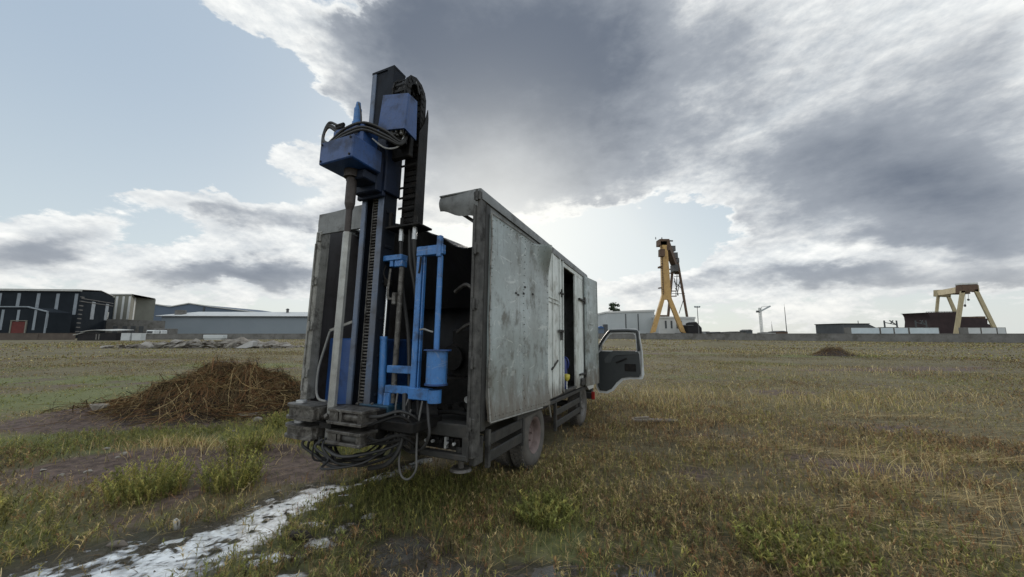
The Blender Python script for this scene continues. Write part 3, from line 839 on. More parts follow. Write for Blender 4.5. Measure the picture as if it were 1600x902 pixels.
# dirty white ribbed section
mb = MB()
mb.sheet(12, 26, lambda a, b: (0.012 + 0.006 * math.sin(a * 5), 0.40 + 0.79 * a, 0.76 + 2.115 * b), 0.02)
for y in (0.60, 0.98, 1.15): mb.box(0.02, 0.034, y, y + 0.028, 0.78, 2.87, 0.004)
for z in (2.12, 2.18): mb.box(0.02, 0.032, 0.45, 0.97, z, z + 0.012, 0.002)
wp = part(mb, 'white_side_panel', M_white)
MB().box(0.03, 0.06, 0.86, 1.12, 1.70, 1.74, 0.006).box(0.03, 0.075, 0.96, 1.0, 1.58, 1.73, 0.006).build('latch', M_post, wp)
MB().box(0.03, 0.055, 0.95, 1.13, 2.30, 2.33, 0.006).cyl((0.045, 1.02, 2.25), (0.045, 1.02, 2.38), 0.014, seg=8).build('latch', M_post, wp)
MB().bar((0.03, 0.55, 1.16), (0.05, 0.78, 1.28), 0.02, 0.02).build('bent_handle', M_post, wp)
# lintel over the doorway, jambs and the far end of the side
part(MB().box(-0.02, 0.012, 1.19, 2.98, 2.80, 2.875, 0.004), 'door_lintel', M_white)
mb = MB().box(-0.02, 0.014, 2.0, 2.10, 0.74, 2.80, 0.004).box(-0.02, 0.010, 2.14, 2.24, 0.74, 2.80, 0.004).box(-0.03, 0.0, 2.10, 2.14, 0.74, 2.80)
mb.box(-0.02, 0.008, 2.28, 2.56, 0.74, 2.80, 0.004).box(-0.03, -0.003, 2.24, 2.28, 0.74, 2.80).box(-0.02, 0.006, 2.60, 2.98, 0.74, 2.80, 0.004)
jamb = part(mb, 'door_jamb', M_white)
for z in (0.96, 2.36): MB().box(0.015, 0.055, 2.22, 2.64, z, z + 0.035, 0.006).cyl((0.05, 2.62, z - 0.05), (0.05, 2.62, z + 0.09), 0.02, seg=8).build('hinge', M_frame, jamb)
MB().box(0.015, 0.06, 2.3, 2.5, 0.76, 0.905, 0.02).build('lock_box', M_frame, jamb)
part(MB().box(-0.03, 0.02, 1.17, 2.02, 0.76, 0.80, 0.005), 'door_sill', M_post)
# the box door thrown open forwards, standing a little off the side
a8 = R(8.0)
Mo = Matrix.Translation((0.05, 2.62, 0)) @ Matrix.Rotation(-a8, 4, 'Z')
mb = MB().box(-0.018, 0.018, 0.0, 0.72, 0.735, 2.88, 0.006, Mo)
mb.box(0.018, 0.026, 0.03, 0.05, 0.76, 2.85, 0, Mo).box(0.018, 0.026, 0.67, 0.69, 0.76, 2.85, 0, Mo)
mb.box(0.018, 0.03, 0.2, 0.42, 1.92, 1.94, 0.003, Mo)
part(mb, 'open_box_door', M_alu)
# skirt rails under the side
for (y0, y1, zs) in ((-1.30, -0.45, ((0.555, 0.655), (0.40, 0.50))), (0.82, 2.32, ((0.47, 0.56), (0.30, 0.39)))):
    for z0, z1 in zs: part(MB().box(-0.03, -0.005, y0 + 0.045, y1, z0, z1, 0.006), 'skirt_rail', M_frame)
    for y in (y0, y1): part(MB().box(-0.04, 0.006, y, y + 0.045, zs[1][0] - 0.04, 0.70, 0.006), 'skirt_post', M_post if y < -1 else M_frame)
part(MB().box(-0.06, 0.0, -0.6, 2.95, 0.66, 0.715, 0.006), 'side_sill', M_frame)
part(MB().tube([(0.0, 0.34, 0.78), (0.03, 0.40, 0.70), (0.02, 0.52, 0.52)], 0.014, 6, 4), 'bent_strip', M_postL)

# rear frame under the opening
part(MB().box(WL + 0.05, -0.02, -1.64, -1.50, 0.685, 0.80, 0.01), 'rear_beam', M_frame)
part(MB().box(-0.62, -0.03, -1.66, -1.58, 0.505, 0.555, 0.008), 'step_bar', M_frame)
for x in (-0.05, -0.60): part(MB().box(x - 0.03, x + 0.03, -1.65, -1.59, 0.50, 0.70, 0.006), 'step_hanger', M_frame)
mb = MB().box(-0.50, -0.10, -1.585, -1.50, 0.565, 0.60, 0.004)
for k in range(5):
    x = -0.46 + k * 0.075
    mb.box(x - 0.03, x + 0.03, -1.60, -1.50, 0.60, 0.665, 0.006).cyl((x, -1.60, 0.635), (x, -1.635, 0.635), 0.018, seg=8)
vb = part(mb, 'valve_bank', M_oily)
for k in (0, 1, 3, 4): MB().cyl((-0.46 + k * 0.075, -1.635, 0.635), (-0.46 + k * 0.075, -1.655, 0.635), 0.014, seg=8).build('plated_fitting', M_ferrule, vb)
MB().box(-0.265, -0.245, -1.64, -1.60, 0.585, 0.68).build('lever', M_ferrule, vb)
part(MB().cyl((-0.14, -1.55, 0.50), (-0.14, -1.55, 0.60), 0.05), 'jack_tube', M_frame)
part(MB().cyl((-0.14, -1.55, 0.42), (-0.14, -1.55, 0.52), 0.028).cyl((-0.14, -1.55, 0.40), (-0.14, -1.55, 0.42), 0.10, 0.085, 20), 'jack_foot', M_iron)
part(MB().box(-0.10, -0.03, -1.49, -1.34, 0.42, 0.66, 0.01), 'corner_bracket', M_post)

# cab (mostly hidden behind the box)
mb = MB()
side = [(3.06, 0.80), (3.06, 2.05), (3.3, 2.16), (4.15, 2.16), (4.62, 1.38), (4.72, 0.62), (4.60, 0.50), (4.12, 0.50), (3.5, 0.80)]
mb.prism([(-1.98, y, z) for y, z in side], (1.76, 0, 0))
cab = part(mb, 'cab', M_cab)
MB().prism([(-1.86, 4.20, 2.09), (-1.86, 4.61, 1.42), (-0.34, 4.61, 1.42), (-0.34, 4.20, 2.09)], (0, 0.035, 0.022)).build('windscreen', M_trim, cab)
MB().prism([(-1.99, 3.3, 1.40), (-1.99, 3.3, 2.0), (-1.99, 4.05, 2.0), (-1.99, 4.38, 1.42)], (-0.012, 0, 0)).build('side_window', M_trim, cab)
MB().prism([(-0.215, 3.16, 0.86), (-0.215, 3.16, 2.02), (-0.215, 4.0, 2.02), (-0.215, 4.08, 1.42), (-0.215, 4.08, 0.60), (-0.215, 3.62, 0.86)], (0.012, 0, 0)).build('doorway_shade_plate', M_inshade, cab)  # dark plate stands in for the shaded doorway of the solid cab
MB().box(-1.95, -0.25, 4.60, 4.78, 0.36, 0.62, 0.03).build('bumper', M_frame, cab)
for x in (-1.80, -0.40):
    MB().box(x - 0.16, x + 0.16, 4.70, 4.725, 0.66, 0.84, 0.01).build('headlight', M_ferrule, cab)
part(MB().box(-0.20, 0.03, 3.36, 3.42, 0.40, 0.53, 0.01), 'side_step', M_frame)
mb = MB().box(0.0, 0.07, 3.30, 3.35, 0.40, 0.56, 0.012); part(mb, 'marker_lamp', M_lens)
# the cab door standing open at right angles: outer skin, dark inner trim, window frame
DY = 4.05
outl = [(-0.04, 0.56), (0.02, 0.46), (0.20, 0.45), (0.34, 0.52), (0.45, 0.66), (0.56, 0.76), (0.72, 0.79), (0.96, 0.80), (1.0, 0.90), (0.985, 1.40), (0.93, 1.84), (0.86, 1.90), (0.36, 1.90), (0.25, 1.85), (0.02, 1.50), (-0.04, 1.36)]
win = [(0.085, 1.40), (0.10, 1.50), (0.29, 1.76), (0.36, 1.79), (0.80, 1.79), (0.845, 1.74), (0.86, 1.40)]


def ring_prism(mb, outer, inner, y0, y1):
    """plate with a hole: outer and inner outlines given in (x, z)"""
    bm = mb.bm
    from mathutils.geometry import tessellate_polygon
    o = [Vector((x, y0, z)) for x, z in outer]; i_ = [Vector((x, y0, z)) for x, z in inner]
    allp = o + i_
    tris = tessellate_polygon([o, i_[::-1]])
    order = o + i_[::-1]
    A = [bm.verts.new(p) for p in order]; B = [bm.verts.new(p + Vector((0, y1 - y0, 0))) for p in order]
    for t3 in tris:
        try:
            bm.faces.new([A[k] for k in t3]); bm.faces.new([B[k] for k in t3][::-1])
        except ValueError: pass
    for s0, n in ((0, len(o)), (len(o), len(i_))):
        for k in range(n):
            a, b = s0 + k, s0 + (k + 1) % n
            bm.faces.new((A[a], A[b], B[b], B[a]))
    return mb


mb = MB(); ring_prism(mb, outl, win, DY + 0.015, DY + 0.06)
cd = part(mb, 'cab_door', M_cab)
inner = [(x * 0.955 + 0.012, (z - 1.18) * 0.955 + 1.18) for x, z in outl]
lower = [(0.0, 0.60), (0.05, 0.51), (0.19, 0.505), (0.30, 0.56), (0.41, 0.70), (0.53, 0.805), (0.70, 0.835), (0.90, 0.84), (0.925, 0.92), (0.915, 1.34), (0.88, 1.385), (0.08, 1.385), (0.0, 1.30)]
MB().prism([(x, DY + 0.014, z) for x, z in lower], (0, -0.035, 0)).build('inner_trim', M_trim, cd)
# window frame in dark rubber
mb = MB(); pts = [(x, DY + 0.0, z) for x, z in [(0.02, 1.40), (0.06, 1.53), (0.26, 1.81), (0.36, 1.845), (0.82, 1.845), (0.895, 1.77), (0.905, 1.40)]]
mb.tube(pts, 0.033, 6, 3); mb.build('window_frame', M_trim, cd)
mb = MB(); pts = [(x, DY - 0.004, z) for x, z in [(0.935, 0.86), (0.955, 1.3), (0.945, 1.5), (0.90, 1.85)]]
mb.tube(pts, 0.014, 6, 3); mb.build('door_seal', M_greyhose, cd)
MB().prism([(x, DY - 0.022, z) for x, z in [(0.16, 1.20), (0.30, 1.37), (0.36, 1.40), (0.84, 1.40), (0.86, 1.34), (0.42, 1.30), (0.34, 1.24), (0.30, 1.14), (0.18, 1.12)]], (0, -0.02, 0)).build('armrest', M_trim2, cd)
mb = MB().bar((0.42, DY - 0.06, 1.14), (0.66, DY - 0.06, 1.24), 0.03, 0.035, bev=0.008).box(0.60, 0.84, DY - 0.035, DY - 0.02, 0.96, 1.12, 0.01)
mb.build('pull_handle', M_oily, cd)
mb = MB().bar((0.09, DY, 1.0), (0.09, DY, 1.40), 0.02, 0.02).bar((0.10, DY, 1.38), (0.115, DY, 1.56), 0.018, 0.018); mb.build('quarter_window_bar', M_greyhose, cd)
for z in (0.66, 1.16): MB().box(-0.20, 0.0, DY - 0.02, DY + 0.05, z, z + 0.08, 0.008).build('door_hinge', M_frame, cd)
MB().box(-0.22, -0.02, DY + 0.01, DY + 0.03, 0.92, 0.95).build('check_strap', M_frame, cd)

# ------------------------------------------------------------------ drill rig on the back
MX0, MX1, MY0, MY1 = -1.275, -0.965, -1.84, -1.66     # the mast's four faces
mb = MB()
mb.box(MX0 + 0.012, MX1 - 0.012, MY0 + 0.09, MY1, 0.84, 4.42, 0.0)
mb.box(MX0, MX0 + 0.02, MY0 + 0.012, MY1 - 0.002, 0.84, 4.43).box(MX1 - 0.02, MX1, MY0 + 0.012, MY1 - 0.002, 0.84, 4.43)
for z in np.arange(1.0, 4.3, 0.36): mb.box(MX1 - 0.001, MX1 + 0.012, MY0 + 0.04, MY1 - 0.04, z, z + 0.03, 0.004)
mb.box(MX0 + 0.02, MX1 - 0.02, MY0 + 0.014, MY0 + 0.088, 3.60, 4.428).box(MX0 - 0.002, MX1 + 0.002, MY0 + 0.002, MY1 + 0.002, 4.43, 4.455)
mast = part(mb, 'mast', M_mast)
MB().box(MX0, MX0 + 0.062, MY0, MY0 + 0.03, 0.86, 4.43, 0.006).build('guide_rail', M_rail, mast)
MB().box(MX1 - 0.085, MX1 - 0.012, MY0, MY0 + 0.03, 0.86, 3.58, 0.006).build('guide_rail', M_rail, mast)
MB().box(MX1 - 0.085, MX1, MY0, MY0 + 0.012, 3.58, 4.43).build('face_plate', M_mast, mast)
mb = MB()
z = 0.90; cx = -1.115
while z < 3.05:                                # roller feed chain
    mb.cyl((cx - 0.034, MY0 + 0.055, z), (cx + 0.034, MY0 + 0.055, z), 0.0105, seg=7)
    z += 0.031
mb.box(cx - 0.046, cx - 0.036, MY0 + 0.042, MY0 + 0.068, 0.88, 3.06).box(cx + 0.036, cx + 0.046, MY0 + 0.042, MY0 + 0.068, 0.88, 3.06)
mb.build('feed_chain', M_iron, mast)
mb = MB().tube([(-1.045, MY0 + 0.06, 0.9), (-1.045, MY0 + 0.06, 1.5), (-1.04, MY0 + 0.055, 2.1), (-1.05, MY0 + 0.05, 2.3)], 0.008, 6, 2); mb.build('grease_line', M_bluepl, mast)
mb = MB().cyl((cx - 0.06, MY0 + 0.10, 4.36), (cx + 0.06, MY0 + 0.10, 4.36), 0.07, seg=18); mb.build('chain_sprocket', M_oily, mast)
# rotary head
M_darknavy = mat('oily_dark_blue_steel', (0.010, 0.019, 0.045), (0.008, 0.012, 0.024), 5, 0.55, 0.0, 0.002, 20, (0.02, 0.017, 0.015), 0.5, 6, spec=0.25)
HX0, HX1, HY0, HY1, HZ0, HZ1 = -1.33, -0.905, -2.33, -1.97, 3.135, 3.36
head = part(MB().box(HX0, HX1, HY0, HY1, HZ0, HZ1, 0.010), 'rotary_head', M_blue_shade)
mb = MB().box(-1.26, -0.96, HY1, MY0 - 0.004, 2.98, 3.46, 0.01).box(MX0 - 0.02, MX1 + 0.02, MY0 - 0.05, MY0 - 0.006, 2.95, 3.58, 0.008)
mb.box(MX1 + 0.004, MX1 + 0.04, MY0 - 0.05, MY1, 3.0, 3.5, 0.008).box(-1.20, -0.96, HY0 + 0.20, HY1, 3.04, 3.13, 0.01)
mb.build('carriage', M_darknavy, head)
mb = MB().box(-1.30, -1.10, -2.22, -1.98, HZ1, 3.56, 0.02).box(-1.09, -0.95, -2.2, -1.98, HZ1, 3.585, 0.02).cyl((-1.115, -2.12, HZ1), (-1.115, -2.12, 3.60), 0.06)
mb.box(-1.29, -1.24, -2.24, -2.20, 3.40, 3.52, 0.01)
mb.build('drive_motor', M_blue_shade, head)
mb = MB().cyl((-1.12, -2.12, 3.60), (-1.12, -2.12, 3.64), 0.045).cyl((-1.12, -2.12, 3.64), (-1.12, -2.12, 3.79), 0.036).cyl((-1.12, -2.12, 3.79), (-1.12, -2.12, 3.86), 0.03, 0.02)
mb.build('swivel', M_blue, head)
mb = MB().tube([(-1.10, -2.14, 3.84), (-1.07, -2.15, 3.80), (-1.04, -2.15, 3.70), (-1.04, -2.14, 3.62), (-1.07, -2.12, 3.58)], 0.008); mb.build('swivel_hose', M_rubber, head)
for off in (0.0, 0.045, -0.03):
    pts = [(-1.27, -2.2, 3.55 + off), (-1.38, -2.22, 3.62 + off * 0.6), (-1.42, -2.24, 3.52), (-1.38, -2.26, 3.40 - off), (-1.25, -2.27, 3.385 + off * 0.5), (-1.10, -2.26, 3.45 + off), (-0.95, -2.18, 3.52 + off), (-0.80, -2.05, 3.47 + off), (-0.70, -1.95, 3.42 + off * 0.4), (-0.66, -1.9, 3.55)]
    MB().tube(pts, 0.014, 7, 6).build('hose', M_rubber, head)
MB().tube([(-1.08, -2.12, 3.6), (-1.0, -2.16, 3.58), (-0.88, -2.1, 3.55), (-0.76, -2.0, 3.50), (-0.70, -1.93, 3.60)], 0.016, 7, 6).build('hose', M_rubber, head)
MB().tube([(-0.92, -2.1, 3.44), (-0.82, -2.02, 3.36), (-0.72, -1.95, 3.40), (-0.68, -1.92, 3.56)], 0.008, 6, 6).build('steel_pipe', M_ferrule, head)
mb = MB()
for z in (3.60, 3.57): mb.cyl((-1.30, -2.20, z), (-1.20, -2.20, z), 0.018, seg=8)
mb.build('hose_fitting', M_oily, head)
for x in (HX0 + 0.03, HX1 - 0.03):
    for z in (HZ0 + 0.03, HZ1 - 0.03): MB().cyl((x, HY0 - 0.008, z), (x, HY0 + 0.004, z), 0.011, seg=6).build('bolt', M_oily, head)
# drill string
mb = MB().cyl((-1.12, -2.12, 2.50), (-1.12, -2.12, 2.74), 0.029).cyl((-1.12, -2.12, 2.74), (-1.12, -2.12, 2.80), 0.031, 0.047).cyl((-1.12, -2.12, 2.80), (-1.12, -2.12, 3.08), 0.047).cyl((-1.12, -2.12, 3.06), (-1.12, -2.12, 3.14), 0.075)
mb2 = MB().cyl((-1.12, -2.12, 0.655), (-1.12, -2.12, 2.52), 0.037, seg=6)
rod = part(mb2, 'drill_rod', M_rod)
mb.build('rod_joint', M_rust, rod)
# upper blue motor cover with hoses, beside the mast
mb = MB()
A = [(-0.925, -2.0, 3.97), (-0.60, -2.0, 3.90), (-0.605, -2.02, 3.52), (-0.945, -2.02, 3.575)]
mb.prism(A, (0, 0.02, 0))
mb.prism([(-0.60, -1.98, 3.90), (-0.605, -2.0, 3.52), (-0.615, -1.83, 3.50), (-0.63, -1.83, 3.93)], (-0.02, 0, 0))
mb.prism([(-0.925, -1.98, 3.968), (-0.60, -1.98, 3.90), (-0.63, -1.83, 3.92), (-0.925, -1.83, 3.968)], (0, 0, -0.02))
mc = part(mb, 'motor_cover', M_blue_shade)
mb = MB().cyl((-0.78, -1.89, 3.46), (-0.78, -1.89, 3.86), 0.08).box(-0.95, -0.70, -1.82, -1.76, 3.36, 3.92, 0.01)
mb.build('feed_motor', M_oily, mc)
for k in range(3):
    x = -0.86 + k * 0.07
    MB().tube([(x, -1.88, 3.90), (x, -1.92, 4.03 + 0.02 * k), (x + 0.02, -1.87, 4.15), (x + 0.03, -1.80, 4.19), (x + 0.03, -1.74, 4.1)], 0.012, 6, 5).build('hose', M_rubber, mc)
MB().tube([(-0.90, -1.84, 4.06), (-0.86, -1.85, 4.12), (-0.75, -1.82, 4.17), (-0.68, -1.80, 4.18)], 0.012, 6, 4).build('guard_rod', M_ferrule, mc)
for k in range(3): MB().cyl((-0.80 + 0.06 * k, -1.97, 3.50), (-0.80 + 0.06 * k, -1.97, 3.56), 0.018, seg=8).build('hose_fitting', M_greyhose, mc)
# cable carrier: chain of links that climbs, arches over and hangs down
path = [(-1.915, 3.70)] + [(-1.79 - 0.125 * math.cos(t), 4.06 + 0.14 * math.sin(t)) for t in np.linspace(0, math.pi, 9)] + [(-1.665, 3.80)]
fine = smooth_path([(0, a, b) for a, b in path], 8)
mb = MB(); acc = 0.0; last = None; lx0, lx1 = -0.69, -0.85
L = [fine[0]]
for p in fine[1:]:
    if (p - L[-1]).length >= 0.062: L.append(p)
zz = L[-1].z
while zz > 2.66: zz -= 0.064; L.append(Vector((0, -1.665, zz)))
for a, b in zip(L[:-1], L[1:]):
    d = b - a; m_ = (a + b) / 2
    nrm = Vector((0, d.z, -d.y)).normalized()
    for x in (lx0, lx1):
        mb.bar(Vector((x, 0, 0)) + a - d * 0.25, Vector((x, 0, 0)) + b + d * 0.12, 0.014, 0.078, up=nrm)
        mb.cyl(Vector((x - 0.012, 0, 0)) + a, Vector((x + 0.012, 0, 0)) + a, 0.017, seg=8)
    for s_ in (-1, 1): mb.bar(Vector((lx0, 0, 0)) + m_ + nrm * 0.024 * s_, Vector((lx1, 0, 0)) + m_ + nrm * 0.024 * s_, 0.006, 0.049 if s_ > 0 else 0.03, up=d)
cc = part(mb, 'cable_carrier', M_oily)
for x in (-0.74, -0.77, -0.80): MB().tube([(x, p.y, p.z) for p in L], 0.013, 6, 0).build('hose', M_rubber, cc)
# trough that guides the carrier, with a pointed top edge
mb = MB()
mb.prism([(-0.660, -1.735, 2.62), (-0.660, -1.735, 3.66), (-0.660, -1.66, 3.80), (-0.660, -1.615, 3.985), (-0.660, -1.60, 3.88), (-0.660, -1.60, 2.62)], (-0.010, 0, 0))
mb.box(-0.872, -0.671, -1.612, -1.60, 2.62, 3.78)
for z in (2.84, 2.95, 3.06, 3.3, 3.5): mb.box(-0.872, -0.671, -1.742, -1.735, z, z + 0.022)
part(mb, 'carrier_trough', M_oily)
mb = MB().box(-0.95, -0.54, -1.82, -1.60, 2.625, 2.645, 0.003).box(-0.93, -0.90, -1.80, -1.77, 2.645, 2.80, 0.003)
br = part(mb, 'hose_bracket', M_oily)
for x, y in ((-0.80, -1.75), (-0.635, -1.75)):
    MB().cyl((x, y, 2.50), (x, y, 2.625), 0.024, seg=10).build('hose_ferrule', M_ferrule, br)
    MB().cyl((x, y, 2.645), (x, y, 2.74), 0.020, seg=8).build('hose_nut', M_oily, br)
for pts in ([(-0.80, -1.75, 2.5), (-0.79, -1.74, 2.3), (-0.78, -1.70, 2.0), (-0.72, -1.66, 1.6), (-0.66, -1.68, 1.2), (-0.62, -1.7, 0.85), (-0.60, -1.75, 0.6)],
            [(-0.635, -1.75, 2.5), (-0.63, -1.73, 2.3), (-0.60, -1.68, 2.0), (-0.58, -1.62, 1.6), (-0.6, -1.62, 1.2), (-0.55, -1.66, 0.8)],
            [(-0.72, -1.72, 2.62), (-0.71, -1.70, 2.3), (-0.66, -1.66, 2.0), (-0.63, -1.62, 1.5), (-0.68, -1.64, 1.0)]):
    part(MB().tube(pts, 0.019, 8, 6), 'hose', M_rubber)
# feed cylinder, lift pipe and small blue bracket
cyl = part(MB().cyl((-0.91, -1.75, 0.90), (-0.935, -1.75, 1.55), 0.036, 0.035, 18).cyl((-0.935, -1.75, 1.53), (-0.935, -1.75, 1.56), 0.039, seg=18), 'lift_cylinder', M_blue)
MB().cyl((-0.935, -1.75, 1.55), (-0.93, -1.75, 2.07), 0.012, seg=10).build('piston_rod', M_chrome, cyl)
MB().box(-0.96, -0.90, -1.78, -1.72, 2.05, 2.12, 0.008).tube([(-0.93, -1.77, 2.1), (-0.97, -1.78, 2.18), (-0.96, -1.76, 2.26)], 0.01).build('rod_eye', M_oily, cyl)
mb = MB().box(-1.01, -0.74, -1.80, -1.70, 2.30, 2.355, 0.005).box(-0.83, -0.735, -1.79, -1.71, 2.235, 2.30, 0.005).box(-0.89, -0.85, -1.79, -1.72, 2.24, 2.30, 0.004)
part(mb, 'cross_bracket', M_blue)
part(MB().cyl((-0.775, -1.75, 0.95), (-0.765, -1.75, 2.24), 0.026, seg=12).box(-0.83, -0.79, -1.8, -1.74, 1.86, 1.98, 0.008).tube([(-0.88, -1.78, 2.22), (-0.885, -1.79, 1.95), (-0.82, -1.79, 1.92)], 0.012, 6, 4), 'lift_pipe', M_iron)
# blue swing frame with an oil pot at the right of the mast
mb = MB().box(-0.560, -0.500, -1.79, -1.745, 1.02, 2.41, 0.005).box(-0.488, -0.474, -1.78, -1.745, 1.02, 2.33, 0.003)
sf = part(mb, 'swing_frame', M_blue)
MB().box(-0.560, -0.262, -1.80, -1.745, 2.315, 2.405, 0.005).box(-0.325, -0.278, -1.81, -1.765, 2.29, 2.49, 0.005).build('top_arm', M_blue, sf)
MB().cyl((-0.30, -1.77, 1.44), (-0.30, -1.77, 2.30), 0.026, seg=14).build('guide_tube', M_blue, sf)
MB().cyl((-0.28, -1.78, 1.155), (-0.28, -1.78, 1.435), 0.092, seg=22).build('oil_pot', M_blue, sf)
MB().cyl((-0.28, -1.78, 1.435), (-0.28, -1.78, 1.447), 0.122, seg=22).cyl((-0.28, -1.78, 1.140), (-0.28, -1.78, 1.155), 0.102, seg=22).build('pot_flange', M_blue_shade, sf)
MB().box(-0.85, -0.555, -1.78, -1.73, 1.22, 1.29, 0.006).build('lower_arm', M_blue, sf)
MB().box(-0.85, -0.555, -1.79, -1.73, 1.04, 1.11, 0.006).build('lower_arm', M_blue, sf)
MB().box(-0.56, -0.33, -1.81, -1.74, 1.005, 1.105, 0.006).cyl((-0.29, -1.78, 0.99), (-0.29, -1.78, 1.10), 0.060, seg=18).build('pivot_arm', M_blue, sf)
MB().box(-0.85, -0.78, -1.80, -1.72, 0.88, 1.04, 0.006).build('foot_bracket', M_blue, sf)
MB().tube([(-0.47, -1.80, 1.62), (-0.42, -1.80, 1.625), (-0.37, -1.80, 1.61), (-0.33, -1.79, 1.60)], 0.008, 6, 3).build('stay_wire', M_greyhose, sf)
MB().tube([(-0.49, -1.815, 2.30), (-0.49, -1.82, 2.20), (-0.50, -1.82, 2.14)], 0.010, 6, 3).build('keeper_pin', M_oily, sf)
part(MB().box(-1.08, -0.73, -1.86, -1.60, 0.855, 0.935, 0.006), 'rig_base', M_teal)
part(MB().box(WL + 0.45, -0.35, -1.98, -1.55, 0.76, 0.845, 0.01), 'rig_platform', M_oily)
# rod clamps, an upper and a lower pair of jaws with their rams
def clamp(z0, h, open_cyl):
    # left body: rounded at its outer end
    mb = MB()
    arc = [(-1.50 + 0.11 * math.cos(t), -2.13 + 0.11 * math.sin(t)) for t in np.linspace(math.pi / 2, 3 * math.pi / 2, 9)]
    outline = arc + [(-1.20, -2.24), (-1.20, -2.02)]
    mb.prism([(x, y, z0) for x, y in outline], (0, 0, 0.022)).prism([(x, y, z0 + h - 0.022) for x, y in outline], (0, 0, 0.022))
    small = [(x * 0.94 - 0.08, (y + 2.13) * 0.86 - 2.13) for x, y in outline]
    mb.prism([(x, y, z0 + 0.022) for x, y in small], (0, 0, h - 0.044))
    mb.box(-1.26, -1.18, -2.20, -2.06, z0 + 0.01, z0 + h - 0.01, 0.006)
    cl = part(mb, 'rod_clamp', M_iron)
    MB().cyl((-1.50, -2.13, z0 + h), (-1.50, -2.13, z0 + h + 0.02), 0.045, seg=14).build('clamp_pin', M_ferrule, cl)
    mb = MB()
    mb.box(-1.055, -0.67, -2.22, -2.02, z0 + h - 0.024, z0 + h, 0.004).box(-1.055, -0.67, -2.22, -2.02, z0, z0 + 0.024, 0.004)
    mb.box(-1.05, -0.95, -2.20, -2.04, z0 + 0.024, z0 + h - 0.024).box(-0.73, -0.68, -2.20, -2.04, z0 + 0.024, z0 + h - 0.024)
    mb.box(-0.92, -0.89, -2.215, -2.03, z0 + 0.024, z0 + h - 0.024)
    mb.build('jaw_frame', M_iron, cl)
    MB().cyl((-0.89, -2.16, z0 + h / 2), (-0.71, -2.16, z0 + h / 2), h * 0.33, seg=16).build('clamp_ram', M_iron if open_cyl else M_post, cl)
    return cl


clamp(0.825, 0.125, True); clamp(0.668, 0.110, False)
part(MB().box(-1.22, -0.70, -2.02, -1.90, 0.66, 0.93, 0.01).box(-1.16, -1.02, -2.2, -2.0, 0.78, 0.82), 'clamp_mount', M_oily)
mb = MB()
for k in range(34):                            # mud and cuttings lying on the clamp table
    mb.rock((random.uniform(-1.6, -0.7), random.uniform(-2.2, -1.88), 0.95 + random.uniform(-0.1, 0.02) if random.random() < 0.6 else 0.86), random.uniform(0.015, 0.045), (1, 1, 0.7), k, 1)
tag(part(mb, 'mud_crumbs', M_iron), kind='stuff')
rr = random.Random(4)
M_dullhose = mat('dusty_hose', (0.09, 0.088, 0.082), (0.06, 0.058, 0.055), 12, 0.55)
for k in range(13):                            # hydraulic hoses looping under the clamps
    x0 = -1.34 + rr.uniform(-0.08, 0.30); dz = rr.uniform(-0.05, 0.10); y0 = -2.16 + rr.uniform(-0.08, 0.18)
    x1 = rr.uniform(-0.80, -0.46); j = lambda s: rr.uniform(-s, s)
    pts = [(x0, y0, 0.69), (x0 + j(.05), y0 - 0.04, 0.63 + dz * 0.5), (x0 + 0.10 + j(.06), y0 - 0.05 + j(.05), 0.555 + dz + j(.02)), ((x0 + x1) / 2 + j(.1), y0 + j(.1), 0.525 + dz + j(.035)), (x1 - 0.12 + j(.06), y0 + 0.10 + j(.08), 0.545 + dz + j(.03)), (x1 + j(.04), -1.92, 0.61 + dz), (x1 + j(.04), -1.80, 0.74), (x1 - 0.02, -1.7, 0.85)]
    part(MB().tube(pts, rr.choice((0.008, 0.010, 0.012)), 7, 6), 'hose', rr.choice((M_rubber, M_rubber, M_oily)))
for (z, q) in ((0.90, 0.0), (0.83, 0.03), (0.74, -0.03), (0.69, 0.02)):
    part(MB().tube([(-0.66, -2.14, z), (-0.56, -2.12, z + 0.01 + q), (-0.46, -2.02, z + 0.04 + q), (-0.40, -1.90, z - 0.02), (-0.42, -1.78, z - 0.14)], 0.013, 7, 6), 'hose', M_oily if q else M_rubber)
for pts, m, r_ in (([(-0.40, -1.80, 1.0), (-0.39, -1.86, 0.80), (-0.36, -1.90, 0.6), (-0.34, -1.92, 0.48), (-0.40, -1.93, 0.40), (-0.48, -1.93, 0.42), (-0.52, -1.92, 0.55), (-0.53, -1.86, 0.75), (-0.52, -1.8, 0.92)], M_dullhose, 0.009),
                   ([(-0.36, -1.78, 1.0), (-0.30, -1.84, 0.86), (-0.27, -1.86, 0.74), (-0.33, -1.86, 0.63), (-0.46, -1.84, 0.58), (-0.60, -1.8, 0.60)], M_rubber, 0.013),
                   ([(-0.60, -1.80, 1.05), (-0.56, -1.84, 0.9), (-0.50, -1.9, 0.75), (-0.52, -1.94, 0.6), (-0.6, -1.98, 0.5), (-0.75, -2.02, 0.46)], M_rubber, 0.02),
                   ([(-0.68, -1.80, 1.05), (-0.66, -1.84, 0.9), (-0.63, -1.86, 0.7), (-0.64, -1.88, 0.55)], M_dullhose, 0.008),
                   ([(-0.55, -1.80, 1.02), (-0.57, -1.84, 0.9), (-0.60, -1.86, 0.75), (-0.58, -1.86, 0.6)], M_dullhose, 0.007)):
    part(MB().tube(pts, r_, 7, 6), 'hose', m)
